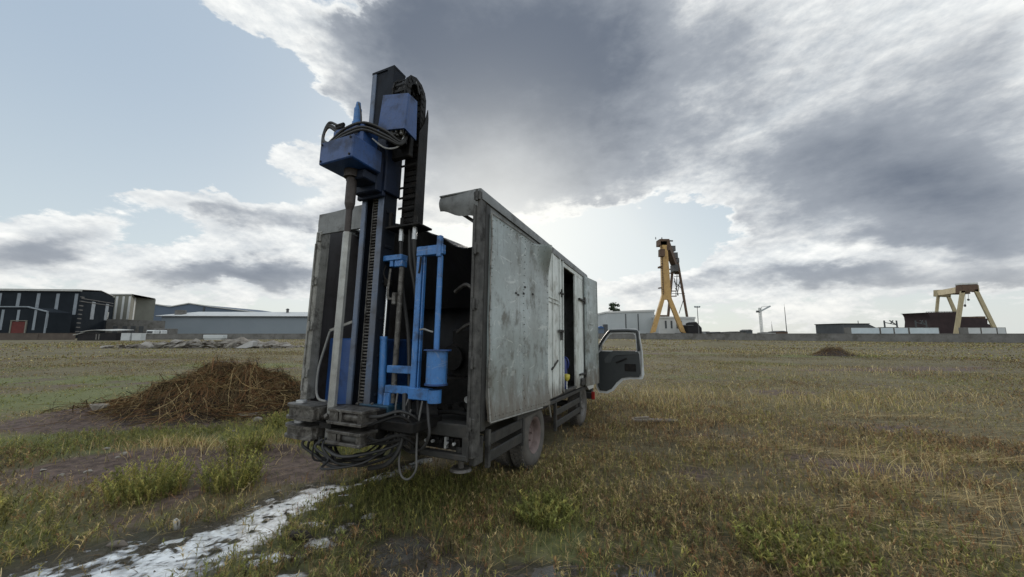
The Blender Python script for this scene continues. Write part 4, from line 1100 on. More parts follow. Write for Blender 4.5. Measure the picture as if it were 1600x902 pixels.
# what shows inside the open back
part(MB().box(WL + 0.12, -1.30, -1.42, -0.75, 0.80, 1.545, 0.015), 'hydraulic_tank', M_blue_shade)
part(MB().tube([(-1.96, -1.52, 1.62), (-1.99, -1.54, 1.45), (-2.05, -1.55, 1.2), (-2.04, -1.56, 0.98), (-1.98, -1.57, 0.88), (-1.8, -1.62, 0.87)], 0.013, 8, 6), 'pale_hose', M_greyhose)
part(MB().bar((-1.98, -1.5, 1.63), (-1.70, -1.45, 1.73), 0.02, 0.03), 'tie_bar', M_postL)
mb = MB()
mb.box(-0.72, -0.16, -1.15, -0.55, 0.80, 1.15, 0.02).cyl((-0.45, -1.1, 1.35), (-0.45, -0.6, 1.35), 0.20, seg=20).box(-0.62, -0.30, -1.05, -0.6, 1.5, 1.66, 0.02)
mb.cyl((-0.22, -1.05, 1.2), (-0.22, -1.05, 1.75), 0.07).cyl((-0.52, -1.14, 1.35), (-0.52, -1.19, 1.35), 0.13, seg=20)
eng = part(mb, 'engine', M_oily)
mb = MB().tube([(-0.45, -1.2, 1.62), (-0.30, -1.22, 1.70), (-0.16, -1.2, 1.66), (-0.12, -1.2, 1.5)], 0.02).tube([(-0.5, -1.2, 2.05), (-0.35, -1.22, 2.12), (-0.22, -1.2, 2.02)], 0.022).cyl((-0.2, -1.2, 1.58), (-0.2, -1.26, 1.58), 0.04)
mb.cyl((-0.14, -1.2, 2.0), (-0.14, -1.2, 1.8), 0.05)
mb.build('engine_pipe', M_iron, eng)
mb = MB()
for (x, z, r_) in ((-0.15, 0.93, 0.055), (-0.30, 0.90, 0.04), (-0.42, 0.88, 0.035), (-0.24, 0.87, 0.04)): mb.cyl((x, -1.42, z), (x, -1.30, z), r_, seg=14)
mb.tube([(-0.5, -1.4, 0.83), (-0.3, -1.44, 0.86), (-0.1, -1.42, 0.84)], 0.02)
pump = part(mb, 'pump', M_oily)
MB().cyl((-0.155, -1.43, 0.985), (-0.155, -1.46, 0.985), 0.03, seg=14).build('filler_cap', M_ferrule, pump)

# loose things standing in the side doorway of the box
def in_truck(o):
    o.matrix_world = truck.matrix_world @ o.matrix_world; return o


o = empty('jug', (0, 0, 0))
tag(o, 'dark blue plastic jug with a yellow cap standing in the box truck side doorway', 'jug')
o.matrix_world = truck.matrix_world @ Matrix.Translation((-0.14, 1.62, 0.786))
b = MB().lathe([(0.0, 0.0), (0.085, 0.0), (0.095, 0.03), (0.095, 0.42), (0.07, 0.50), (0.03, 0.53)], (0, 0, 0), (0, 0, 1), 18).tube([(0.03, 0.0, 0.52), (0.09, 0.0, 0.50), (0.12, 0, 0.42), (0.10, 0, 0.33)], 0.014); b.build('body', M_bluepl, o)
MB().cyl((0, 0, 0.53), (0, 0, 0.57), 0.035).build('cap', M_yel, o)
o = empty('funnel', (0, 0, 0))
tag(o, 'small yellow funnel with a white spout lying on the truck door sill', 'funnel')
o.matrix_world = truck.matrix_world @ Matrix.Translation((0.0, 1.42, 0.802))
MB().lathe([(0.012, 0.0), (0.014, 0.12), (0.02, 0.13)], (0, 0, 0), (0, 0, 1), 12).build('spout', M_cab, o)
MB().lathe([(0.018, 0.125), (0.05, 0.16), (0.055, 0.20), (0.05, 0.23), (0.0, 0.245)], (0, 0, 0), (0, 0, 1), 16).build('bowl', M_yel, o)

# ------------------------------------------------------------------ the far side of the field: walls, halls, cranes
F_PX = 565.0


CP, SP = math.cos(R(PITCH)), math.sin(R(PITCH))


def at(px, d, z=CAM_H):
    """point at depth d metres north of the camera, px in photo columns"""
    return Vector(((px - 800.0) / F_PX * (d * CP + (z - CAM_H) * SP), d, z))


def hz(py, d):
    """height of something seen at photo row py at depth d"""
    b = (451.0 - py) / F_PX
    return CAM_H + d * (b * CP + SP) / (CP - b * SP)


def bm_(name, c1, c2=None, scale=0.3, rough=0.85, **k):
    k.setdefault('spec', 0.15)
    return mat(name, c1, c2, scale, rough, **k)


M_navyclad = bm_('navy_cladding', (0.026, 0.031, 0.037), (0.020, 0.024, 0.029), rough=0.95, spec=0.0)
M_strip = bm_('translucent_strip', (0.25, 0.28, 0.31), (0.20, 0.225, 0.25), 0.8)
M_lightroof = bm_('pale_roof_edge', (0.48, 0.48, 0.46), (0.40, 0.40, 0.38), 0.3)
M_beige = bm_('beige_cladding', (0.20, 0.20, 0.17), (0.165, 0.165, 0.14), 0.3, bands=((1, 0, 0), 0.9))
M_bluehall = bm_('blue_grey_cladding', (0.115, 0.145, 0.19), (0.10, 0.128, 0.165), 0.08)
M_bluelong = bm_('grey_blue_cladding', (0.21, 0.24, 0.265), (0.185, 0.215, 0.24), 0.1, bands=((1, 0, 0), 1.0))
M_whiteroof = bm_('white_sheet_roof', (0.56, 0.57, 0.56), (0.48, 0.49, 0.48), 0.2)
M_concrete = bm_('weathered_concrete', (0.19, 0.185, 0.175), (0.13, 0.125, 0.115), 0.7, bump=0.01, grime=(0.06, 0.055, 0.045), grime_amt=0.5, gscale=0.5, streak=0.35)
M_concL = bm_('broken_concrete', (0.33, 0.31, 0.28), (0.22, 0.205, 0.18), 1.5, bump=0.02, grime=(0.09, 0.075, 0.055), grime_amt=0.5, gscale=2)
M_brownwall = bm_('brown_block_wall', (0.115, 0.095, 0.08), (0.085, 0.07, 0.06), 0.9, bump=0.02)
M_red = bm_('faded_red_shutter', (0.14, 0.042, 0.04), (0.10, 0.035, 0.032), 0.8)
M_black = bm_('black_boarding', (0.018, 0.018, 0.02), (0.03, 0.028, 0.028), 0.8)
M_orange = bm_('orange_crane_paint', (0.50, 0.325, 0.135), (0.41, 0.265, 0.115), 0.25, 0.6, grime=(0.14, 0.07, 0.04), grime_amt=0.4, gscale=0.4, streak=0.0)
M_rustbrown = bm_('brown_crane_steel', (0.13, 0.085, 0.06), (0.09, 0.062, 0.048), 0.4)
M_steel = bm_('grey_crane_steel', (0.12, 0.12, 0.12), (0.09, 0.09, 0.09), 0.6)
M_cream = bm_('cream_crane_paint', (0.42, 0.36, 0.225), (0.33, 0.275, 0.175), 0.25, 0.6)
M_hull = bm_('dark_red_hull_plate', (0.050, 0.034, 0.036), (0.036, 0.027, 0.029), 0.2, bands=((0, 0, 1), 3.2))
M_hallgrey = bm_('pale_grey_hall_wall', (0.42, 0.45, 0.46), (0.36, 0.39, 0.40), 0.1)
M_hallwhite = bm_('off_white_hall_wall', (0.55, 0.56, 0.55), (0.47, 0.48, 0.47), 0.15)
M_dwin = bm_('dark_window_band', (0.09, 0.095, 0.10), (0.07, 0.075, 0.08), 0.5)
M_cont = bm_('pale_blue_container_paint', (0.52, 0.58, 0.61), (0.43, 0.49, 0.52), 0.5, bands=((1, 0, 0), 0.28))
M_contw = bm_('white_container_paint', (0.52, 0.54, 0.54), (0.44, 0.46, 0.46), 0.5, bands=((1, 0, 0), 0.28))
M_darkgreen = bm_('dark_tree_leaf', (0.050, 0.068, 0.038), (0.035, 0.05, 0.028), 0.5)
M_bark = bm_('grey_bark', (0.10, 0.085, 0.07), (0.07, 0.06, 0.05), 1)


def thing(name, label, cat, loc, group=None, rz=0.0):
    o = empty(name, loc, (0, 0, rz)); return tag(o, label, cat, group)


def wall_run(name, label, pts, h, th, m, cap_m):
    """free-standing wall along points, with a coping"""
    c = pts[0]
    o = thing(name, label, 'wall', (c[0], c[1], 0))
    w = MB(); k = MB()
    for a, b in zip(pts[:-1], pts[1:]):
        a, b = Vector((a[0] - c[0], a[1] - c[1], 0)), Vector((b[0] - c[0], b[1] - c[1], 0))
        w.bar(a + Vector((0, 0, h / 2 - 0.1)), b + Vector((0, 0, h / 2 - 0.1)), th, h + 0.2)
        k.bar(a + Vector((0, 0, h + 0.05)), b + Vector((0, 0, h + 0.05)), th + 0.1, 0.1)
        d = (b - a); n = int(d.length / 6)
        nrm = Vector((d.y, -d.x, 0)).normalized()
        for i in range(1, n): k.bar(a + d * (i / n) + nrm * (th / 2) + Vector((0, 0, 0)), a + d * (i / n) + nrm * (th / 2) + Vector((0, 0, h)), 0.16, 0.3, up=(1, 0, 0))
    w.build('panels', m, o); k.build('coping_and_piers', cap_m, o)
    return o


p = [at(2200, 52), at(1600, 62), at(1300, 78), at(1000, 100), at(930, 112)]
wall_run('perimeter_wall', 'long low grey concrete perimeter wall across the right of the field below the cranes', [(q.x, q.y) for q in p], 1.50, 0.25, M_concrete, M_concrete)
p = [at(200, 98), at(500, 104), at(780, 112), at(930, 118)]
wall_run('boundary_wall', 'low weathered boundary wall behind the rubble and before the long blue hall', [(q.x, q.y) for q in p], 1.45, 0.25, M_concrete, M_concrete)
p = [at(-500, 84), at(0, 88), at(118, 92)]
wall_run('block_wall', 'low brown block wall in front of the dark warehouse at far left', [(q.x, q.y) for q in p], 1.6, 0.25, M_brownwall, M_brownwall)


def quadwall(mb, a, b, z0, z1, th=0.3):
    a, b = Vector((a[0], a[1], 0)), Vector((b[0], b[1], 0)); d = (b - a).normalized(); n = Vector((d.y, -d.x, 0)) * th
    mb.prism([a + Vector((0, 0, z0)), b + Vector((0, 0, z0)), b + Vector((0, 0, z1)), a + Vector((0, 0, z1))], -n)


def on_wall(mb, a, b, t0, t1, z0, z1, off=0.06, lean=0.0):
    """raised panel on the wall a-b between the fractions t0..t1"""
    a, b = Vector((a[0], a[1], 0)), Vector((b[0], b[1], 0)); d = b - a; n = Vector((d.y, -d.x, 0)).normalized()
    p0, p1 = a + d * t0, a + d * t1
    mb.prism([p0 + Vector((0, 0, z0)), p1 + Vector((0, 0, z0)), p1 + Vector((0, 0, z1)), p0 + Vector((0, 0, z1))], n * off)


# dark warehouse at the far left
D0 = 120.0
A = at(-420, 112) ; B = at(117, 120); C = at(171, 142); base = B.copy()
rel = lambda v: (v.x - base.x, v.y - base.y)
wh = thing('warehouse', 'tall dark navy warehouse with pale vertical light strips at the far left', 'warehouse', (base.x, base.y, 0))
a, b, c = rel(A), rel(B), rel(C)
zt = hz(455.5, 120)
back = (c[0] + a[0] * 1.0, c[1] + a[1] + 10)
m_ = MB(); quadwall(m_, a, b, 0, zt); quadwall(m_, b, c, 0, zt, 0.25)
m_.prism([(a[0], a[1] + 26, 0), (c[0], c[1], 0), (c[0], c[1], zt), (a[0], a[1] + 26, zt)], (0, 0.3, 0))
m_.prism([(b[0], b[1], zt), (c[0], c[1], zt), (c[0] * 0.55 + b[0] * 0.45, c[1] * 0.55 + b[1] * 0.45, zt + 1.2)], (-0.3, 0, 0))
m_.build('wall', M_navyclad, wh)
m_ = MB(); m_.bar((a[0], a[1] - 0.3, zt + 0.25), (b[0] + 0.3, b[1] - 0.3, zt + 0.25), 0.8, 0.55)
m_.prism([(a[0], a[1] - 0.2, zt + 0.5), (b[0], b[1] - 0.2, zt + 0.5), (c[0] * 0.55 + b[0] * 0.45 , c[1] * 0.55 + b[1] * 0.45, zt + 1.6), (a[0], a[1] + 14, zt + 1.6)], (0, 0, 0.2))
m_.prism([(a[0], a[1] + 14, zt + 1.6), (c[0] * 0.55 + b[0] * 0.45, c[1] * 0.55 + b[1] * 0.45, zt + 1.6), (c[0], c[1], zt + 0.4), (a[0], a[1] + 26, zt + 0.4)], (0, 0, 0.2))
m_.build('roof', M_lightroof, wh)
Lw = (Vector(b) - Vector(a)).length
for px in (-130, -98, -66, -36, -10, 17, 45, 73, 100):       # light strips in the front wall
    t = (at(px, 118).x - A.x) / (B.x - A.x)
    m_ = MB(); on_wall(m_, a, b, t - 0.0052, t + 0.0052, zt * 0.50 if px > 60 else zt * 0.42, zt - 0.8); m_.build('light_strip', M_strip, wh)
for t in (0.33, 0.75):
    m_ = MB(); on_wall(m_, b, c, t, t + 0.10, zt * 0.42, zt * 0.82); m_.build('light_strip', M_strip, wh)
for k in range(9):                                            # cleats up the corner
    z = 2.0 + k * (zt - 4.0) / 8
    m_ = MB(); on_wall(m_, b, c, 0.0, 0.10, z, z + 0.35, 0.10); m_.build('ladder_stage', M_steel, wh)
for z in (zt - 2.4, zt - 3.4):
    m_ = MB(); on_wall(m_, b, c, 0.02, 0.98, z, z + 0.22, 0.2); m_.build('gutter_rail', M_steel, wh)
m_ = MB(); m_.cyl((c[0] + 0.4, c[1] - 2.5, 4.6), (c[0] + 1.8, c[1] - 3.5, zt * 0.5), 0.5, seg=10).cyl((c[0] + 1.8, c[1] - 3.5, zt * 0.5), (c[0] + 2.0, c[1] - 3.6, zt * 0.62), 0.5, seg=10); m_.build('duct', M_lightroof, wh)

# gatehouse with the red shutter
A, B = at(-60, 104), at(70, 108); base = A.copy(); a, b = rel(A), rel(B)
gh = thing('gatehouse', 'small dark annex with a red roller shutter before the navy warehouse', 'annex', (base.x, base.y, 0))
za, zm, zb = hz(480.5, 105), hz(480, 106), hz(488, 108)
mx = a[0] + (b[0] - a[0]) * 0.74
m_ = MB(); m_.prism([(a[0], a[1], 0), (b[0], b[1], 0), (b[0], b[1], zb), (mx, a[1] + 3, zm), (a[0], a[1], za)], (0, 6, 0)); m_.build('wall', M_navyclad, gh)
m_ = MB(); m_.bar((a[0], a[1] - 0.1, za + 0.15), (mx, a[1] + 2.9, zm + 0.15), 0.5, 0.32).bar((mx, a[1] + 2.9, zm + 0.15), (b[0], b[1] - 0.1, zb + 0.15), 0.5, 0.3).bar((b[0], b[1] - 0.12, 0), (b[0], b[1] - 0.12, zb), 0.3, 0.3, up=(1, 0, 0)); m_.build('roof_edge', M_strip, gh)
for px in (1, 20, 41, 56):
    t = (at(px, 106).x - A.x) / (B.x - A.x)
    m_ = MB(); on_wall(m_, a, b, t - 0.016, t + 0.016, 2.6 if px < 50 else 3.2, zb + (0.6 if px < 50 else -0.6), 0.08); m_.build('light_strip', M_strip, gh)
t0 = (at(7, 105).x - A.x) / (B.x - A.x); t1 = (at(24, 105).x - A.x) / (B.x - A.x)
m_ = MB(); on_wall(m_, a, b, t0, t1, 0.2, hz(502.5, 105), 0.15); sh = m_.build('shutter', M_red, gh)
m_ = MB(); on_wall(m_, a, b, t0 - 0.014, t0, 0.0, hz(501, 105), 0.3); on_wall(m_, a, b, t1, t1 + 0.014, 0.0, hz(501, 105), 0.3); on_wall(m_, a, b, t0 - 0.014, t1 + 0.014, hz(501.5, 105), hz(500.4, 105), 0.35); m_.build('frame', M_beige, sh)

# beige tower building
A, B, Cc = at(163, 152), at(197, 152), at(214, 172); base = A.copy(); a, b, c = rel(A), rel(B), rel(Cc)
zt = hz(461.0, 152)
bb = thing('beige_building', 'beige ribbed building with white vertical strips right of the dark warehouse', 'building', (base.x, base.y, 0))
m_ = MB(); m_.prism([(a[0], a[1], 0), (b[0], b[1], 0), (c[0], c[1], 0), (a[0], c[1], 0)], (0, 0, zt)); m_.build('wall', M_beige, bb)
m_ = MB(); m_.prism([(a[0] - .3, a[1] - .3, zt), (b[0] + .3, b[1] - .3, zt), (c[0] + .3, c[1], zt), (a[0] - .3, c[1], zt)], (0, 0, 0.45)); m_.build('roof_edge', M_lightroof, bb)
for t in (0.38, 0.68, 0.97):
    m_ = MB(); on_wall(m_, a, b, t - 0.05, t + 0.05, zt * 0.42, zt - 0.6); m_.build('light_strip', M_whiteroof, bb)
for t in (0.35, 0.75):
    m_ = MB(); on_wall(m_, b, c, t, t + 0.12, zt * 0.42, zt - 0.6); m_.build('light_strip', M_whiteroof, bb)

# low grey sheds at its foot
A, B = at(164, 138), at(256, 142); base = A.copy(); a, b = rel(A), rel(B)
ls = thing('low_shed', 'low grey shed with dark doors at the foot of the beige building', 'shed', (base.x, base.y, 0))
zt = hz(499, 140)
MB().prism([(a[0], a[1], 0), (b[0], b[1], 0), (b[0], b[1], zt - .6), (a[0], a[1], zt)], (0, 7, 0)).build('wall', M_concrete, ls)
for t in (0.12, 0.28, 0.42, 0.56):
    m_ = MB(); on_wall(m_, a, b, t, t + 0.08, 0.1, zt * 0.62); m_.build('door', M_dwin, ls)

# big hall with the twin gables
D = 205.0
pts = [(200, 479), (232, 475.3), (262, 480), (291, 474.8), (330, 480.5), (400, 489), (440, 493)]
base = at(200, D)
hall = thing('hall', 'big blue grey hall with two low gables behind the long shed', 'hall', (base.x, base.y, 0))
prof = [(at(px, D).x - base.x, 0, hz(py, D)) for px, py in pts]
MB().prism([(prof[0][0], 0, 0), (prof[-1][0], 0, 0)] + prof[::-1], (0, 60, 0)).build('wall', M_bluehall, hall)
m_ = MB()
for p0, p1 in zip(prof[:-1], prof[1:]): m_.bar(Vector(p0) + Vector((0, -0.2, 0.25)), Vector(p1) + Vector((0, -0.2, 0.25)), 0.8, 0.5)
m_.build('roof_edge', M_lightroof, hall)
x = at(315, D).x - base.x; MB().box(x - 0.5, x + 0.5, -0.3, 0, hz(487, D), hz(479.5, D)).build('downpipe', M_dwin, hall)

# long blue shed with the white roof, running behind the truck
A, B = at(246, 142), at(800, 150); base = A.copy(); a, b = rel(A), rel(B)
ll = thing('long_shed', 'long grey blue shed with a white sheet roof behind the rubble, left of the truck', 'shed', (base.x, base.y, 0))
z0, z1 = hz(494.2, 142), hz(488.2, 150)
MB().prism([(a[0] + 1.0, a[1], 0), (b[0], b[1], 0), (b[0], b[1], z0), (a[0] + 1.0, a[1], z0)], (0, 22, 0)).build('wall', M_bluelong, ll)
m_ = MB(); m_.prism([(a[0] - 1.0, a[1] - 0.6, z0), (b[0], b[1] - 0.6, z0), (b[0], b[1] + 11, z1 + 0.2), (a[0] + 6.0, a[1] + 11, z1 + 0.2)], (0, 0, 0.22))
m_.prism([(a[0] + 6.0, a[1] + 11, z1 + 0.2), (b[0], b[1] + 11, z1 + 0.2), (b[0], b[1] + 22.6, z0), (a[0] - 1.0, a[1] + 22.6, z0)], (0, 0, 0.22)); rf = m_.build('roof', M_whiteroof, ll)
x = at(442, 150).x - base.x; MB().cyl((x, 10, z1), (x, 10, z1 + 1.3), 0.5, seg=10).cyl((x, 10, z1 + 1.2), (x, 10, z1 + 1.7), 0.8, 0.3, seg=10).build('roof_vent', M_steel, rf)
MB().bar((a[0] - 0.9, a[1] - 0.7, z0 - 0.1), (b[0], b[1] - 0.7, z0 - 0.1), 0.25, 0.25).build('gutter', M_dwin, rf)
x = at(267, 142).x - base.x; MB().box(x - 1.3, x + 1.3, 2, 4.4, z0 + 0.4, hz(484.5, 144)).build('roof_box', M_concrete, rf)

# dark shack with the pale roof and clutter beside it
base = at(117, 84)
sk = thing('shack', 'low dark timber shack with a pale sagging sheet roof left of the white panels', 'shack', (base.x, base.y, 0))
w = at(190, 84).x - base.x
MB().box(0.8, w - 1.2, 0, 4, 0, 1.75).box(0, 1.2, 0.6, 3, 0, 1.3).build('wall', M_black, sk)
m_ = MB(); m_.sheet(14, 3, lambda u, v: (1.6 + (w - 3.4) * u, -0.4 + 4.8 * v, 1.78 + 0.85 * math.sin(min(1, u * 1.5 + 0.15) * 1.55) * (1 - 0.45 * u) + 0.25 * v), 0.1)
m_.sheet(5, 3, lambda u, v: (-0.2 + 2.3 * u, -0.2 + 3.4 * v, 1.32 + 0.5 * u), 0.1); m_.build('roof', M_lightroof, sk)
for x in (w * 0.46, w * 0.52): MB().box(x, x + 0.25, -0.08, 0, 0.2, 1.5).build('post', M_concrete, sk)
for k, px in enumerate((189.5, 206.5)):
    b0 = at(px, 82); o = thing('panel_box', ['white square board crate left of the two beside the dark shack', 'white square board crate right of the two beside the dark shack'][k], 'crate', (b0.x, b0.y, 0))
    MB().box(0, 2.0, 0, 1.2, 0.05, 1.75, 0.03).build('body', M_contw, o); MB().box(-0.06, 2.06, -0.06, 1.26, 1.75, 1.85).build('lid', M_black, o)


def small_truck(px, d, label, s):
    b0 = at(px, d); o = thing('parked_truck', label, 'truck', (b0.x, b0.y, 0))
    MB().box(0, 1.9 * s, 0, 2.0, 0.7, 2.6, 0.15).build('cab', M_cab, o)
    MB().box(0.25, 1.65 * s, -0.02, 0.03, 1.6, 2.3, 0.03).build('windscreen', M_dwin, o)
    for x in (0.3, 1.5 * s):
        for y in (0.05, 1.9): MB().cyl((x - 0.12, y, 0.4), (x + 0.12, y, 0.4), 0.4, seg=14).build('wheel', M_tyre, o)
    MB().box(0.05, 1.85 * s, 2.05, 5.5, 1.0, 3.1, 0.05).build('body', M_concrete, o)


small_truck(228, 110, 'white parked truck nearest the white panels before the beige building', 1.2)
small_truck(241, 112, 'white parked truck closest to the long blue shed', 1.15)

# rubble heap: broken concrete
hb = at(335, 43)
def rubble_mound():
    mb = MB()
    mb.sheet(60, 12, lambda a, b: (-10.5 + 21 * a, -2.0 + 5.0 * b, -0.08 + (0.85 + 0.45 * math.sin(a * 17) * math.sin(a * 7 + 1)) * math.sin(min(1, a * 3) * 1.57) * math.sin(min(1, (1 - a) * 3) * 1.57) * math.sin(b * 3.14) + 0.16 * math.sin(a * 71 + b * 13) * math.sin(b * 3.14)))
    rr = random.Random(9)
    for k in range(420):
        x = rr.uniform(-10.5, 10.5); mb.hull((x, rr.uniform(-2.4, 1.0), rr.uniform(0.0, 0.75) * (1 - (abs(x) / 11) ** 2)), rr.uniform(0.07, 0.38), k, (1.4, 1, 0.55), 9)
    o = mb.build('rubble', mat('rubble_dust', (0.24, 0.215, 0.18), (0.085, 0.07, 0.055), 2.5, 0.9, bump=0.03), None, 15)
    o.location = (hb.x, hb.y, 0)
    tag(o, kind='stuff')


rubble_mound()
rr = random.Random(21)
chunks = [(232, 40.5, 0.55, .5), (250, 40, 0.5, .45), (268, 41, .45, .6), (286, 40.5, .5, .5), (305, 41, .55, .6), (322, 40.5, .5, .35), (344, 41, .5, .5), (362, 40.5, .45, .45), (409, 41, .4, .35), (430, 41, .45, .45), (448, 41.5, .4, .35), (275, 42, .6, .95), (312, 42, .5, .9), (335, 42, .45, .9)]
for k, (px, d, r_, z) in enumerate(chunks):
    q = at(px, d)
    o = MB().hull((0, 0, 0), r_ * rr.uniform(0.9, 1.35), 50 + k, (rr.uniform(0.9, 1.7), 0.9, rr.uniform(0.35, 0.8)), rr.choice((9, 11, 14))).build('concrete_chunk', M_concL, None, 15)
    o.location = (q.x, q.y, z * 0.62); o.rotation_euler = (rr.uniform(-.5, .5), rr.uniform(-.5, .5), 0)
    tag(o, 'jagged grey chunk of broken concrete in the rubble heap left of the truck', 'concrete chunk', 'broken concrete chunks in the rubble heap')
q = at(382, 40)
o = MB().prism([(-0.7, -0.2, 0), (0.5, -0.3, 0), (0.85, 0.2, 0.15), (0.8, 0.3, 0.62), (0.35, 0.3, 0.7), (-0.5, 0.25, 0.25)], (0.1, 0.6, 0.1)).build('concrete_slab', bm_('pale_slab', (0.33, 0.32, 0.30), (0.24, 0.23, 0.215), 1.5))
o.location = (q.x, q.y, 0.05); tag(o, 'large pale tilted concrete slab standing out at the right of the rubble heap', 'slab')
q = at(170, 41)
o = MB().hull((0, 0, 0.15), 0.55, 77, (1.5, 0.7, 0.55), 12).build('concrete_slab', M_concL, None, 15); o.location = (q.x, q.y, 0)
tag(o, 'isolated white broken slab lying in front of the dark shack', 'slab')
q = at(333, 95)
o = MB().box(-2.6, 2.6, 0, 1.6, 0.25, 1.25, 0.1).box(-2.2, 2.2, 0.1, 1.5, 0, 0.25).build('white_tank', M_contw); o.location = (q.x, q.y, 0)
tag(o, 'long white box lying before the wall of the long blue shed', 'box')

# ------------------------------------------------------------------ right: hall and the tall gantry crane
base = at(948, 250); D = 250
gh2 = thing('shipyard_hall', 'wide pale grey hall with a white roof edge behind the tall orange gantry crane', 'hall', (base.x, base.y, 0))
w = at(1024, D).x - base.x; zt = hz(489.5, D); zr = hz(487, D)
MB().prism([(0, 0, 0), (w, 0, 0), (w, 0, zr), (0, 0, zt)], (0, 40, 0)).build('wall', M_hallgrey, gh2)
MB().prism([(-0.4, -0.5, zt), (w + 0.4, -0.5, zr), (w + 0.4, -0.5, zr + 1.3), (-0.4, -0.5, zt + 1.1)], (0, 41, 0)).build('roof_edge', M_whiteroof, gh2)
for px in (978.5, 998): x = at(px, D).x - base.x; MB().box(x - 0.3, x + 0.3, -0.25, 0, 0, zt - 0.5).build('panel_joint', M_dwin, gh2)
base = at(1030, 240); D = 240
gh3 = thing('yard_office', 'low white building with narrow dark windows under the legs of the orange crane', 'building', (base.x, base.y, 0))
w = at(1087, D).x - base.x; zt = hz(497.5, D)
MB().prism([(0, 0, 0), (w, 0, 0), (w, 0, zt - .4), (0, 0, zt)], (0, 16, 0)).build('wall', M_hallwhite, gh3)
MB().prism([(-0.3, -0.5, zt), (w + 0.3, -0.5, zt - .4), (w + 0.3, -0.5, zt + 0.9), (-0.3, -0.5, zt + 1.2)], (0, 17, 0)).build('roof_edge', M_whiteroof, gh3)
for px in (1041, 1050, 1059, 1065): x = at(px, D).x - base.x; MB().box(x - 0.55, x + 0.55, -0.2, 0, zt * 0.42, zt * 0.86).build('window', M_dwin, gh3)
x0 = at(1033, D).x - base.x; MB().box(x0, at(1056, D).x - base.x, 12, 20, zt + 1, hz(491, D)).build('roof_house', M_rustbrown, gh3)
base = at(1076, 225); D = 225
o = thing('dark_shed', 'dark sloping shed at the right end of the low white building', 'shed', (base.x, base.y, 0))
w = at(1097, D).x - base.x
MB().prism([(0, 0, 0), (w, 0, 0), (w, 0, hz(510, D) - 1), (w * 0.62, 0, hz(503, D)), (w * 0.4, 0, hz(505, D)), (w * .38, 0, hz(509, D)), (0, 0, hz(509, D))], (0, 10, 0)).build('body', M_black, o)
MB().prism([(0, -0.3, hz(509, D)), (w * .38, -0.3, hz(509, D)), (w * .38, -0.3, hz(509, D) + .5), (0, -0.3, hz(509, D) + .5)], (0, 10, 0)).build('roof', M_steel, o)
base = at(932, 190); o = thing('blue_cabin', 'small blue roofed cabin glimpsed between the truck and its open cab door', 'cabin', (base.x, base.y, 0))
w = at(947, 190).x - base.x
MB().box(0, w * 0.8, 0, 4, 0, hz(513, 190)).build('wall', M_bluehall, o); MB().prism([(-0.4, -0.4, hz(513, 190)), (w * .85, -0.4, hz(513, 190)), (w * .5, -0.4, hz(509.5, 190))], (0, 5, 0)).build('roof', bm_('blue_roof', (0.06, 0.12, 0.26), None), o)
MB().box(w * 0.82, w * 1.2, 0, 3, 0, hz(507, 190)).build('annex', M_dwin, o)

# tall gantry crane: a rigid leg that forks near us, a girder running away, a slender far leg
D1, D2 = 228.0, 300.0
base = at(1044, D1)
gc = thing('gantry_crane', 'tall orange gantry crane with a forked front leg above the pale grey hall', 'gantry crane', (base.x, base.y, 0))
Q = lambda px, py, d: Vector((at(px, d, hz(py, d)).x - base.x, d - base.y, hz(py, d)))
m_ = MB()
m_.prism([Q(1032.5, 377, D1), Q(1042.5, 377, D1), Q(1048.5, 460, D1), Q(1035, 460, D1)], (0, 1.8, 0))
m_.prism([Q(1035, 460, D1), Q(1048.5, 460, D1), Q(1050, 467, D1), Q(1044, 468.5, D1), Q(1038, 468.5, D1), Q(1033, 467, D1)], (0, 1.8, 0))
m_.prism([Q(1033, 467, D1), Q(1038.5, 468.5, D1), Q(1024.5, 519, D1), Q(1017, 521, D1)], (0, 1.8, 0))
m_.prism([Q(1044, 468.5, D1), Q(1050, 467, D1), Q(1072, 521, D1), Q(1064.5, 519, D1)], (0, 1.8, 0))
m_.build('front_leg', M_orange, gc)
m_ = MB()
m_.prism([Q(1031, 373.5, D1), Q(1046, 373.5, D1), Q(1047, 383, D1), Q(1031, 383, D1)], (0, 6, 0)); m_.prism([Q(1028.5, 391, D1), Q(1036, 391, D1), Q(1036, 402, D1), Q(1028.5, 402, D1)], (0, -3, 0))
m_.prism([Q(1030.5, 416, D1), Q(1034, 416, D1), Q(1034, 418.5, D1), Q(1030.5, 418.5, D1)], (0, 3, 0)); m_.prism([Q(1031, 449, D1), Q(1034, 449, D1), Q(1034, 450.5, D1), Q(1031, 450.5, D1)], (0, 3, 0))
m_.build('platform', M_rustbrown, gc)
m_ = MB(); g0, g1 = Q(1042, 384, D1), Q(1056.5, 407, D2 + 6)
g0b = Vector((g0.x, g0.y, g0.z))
m_.bar(g0, Vector((g1.x, g1.y, g0.z - 3.0)), 3.6, 6.0)
m_.build('girder', M_rustbrown, gc)
for t, s_ in ((0.35, 1.6), (0.62, 2.0), (0.8, 1.5)):
    c_ = g0 + (Vector((g1.x, g1.y, g0.z - 3.0)) - g0) * t; MB().box(c_.x - 1.6, c_.x + 1.8, c_.y - 4, c_.y + 4, c_.z + 3.0, c_.z + 3.9 + s_ * 1.8).build('winch_house', M_steel, gc)
m_ = MB(); c_ = g0 + (Vector((g1.x, g1.y, g0.z - 3.0)) - g0) * 0.55; m_.box(c_.x - 1.0, c_.x + 2.6, c_.y - 3, c_.y + 3, c_.z - 8, c_.z - 3.0)
m_.build('trolley', M_steel, gc)
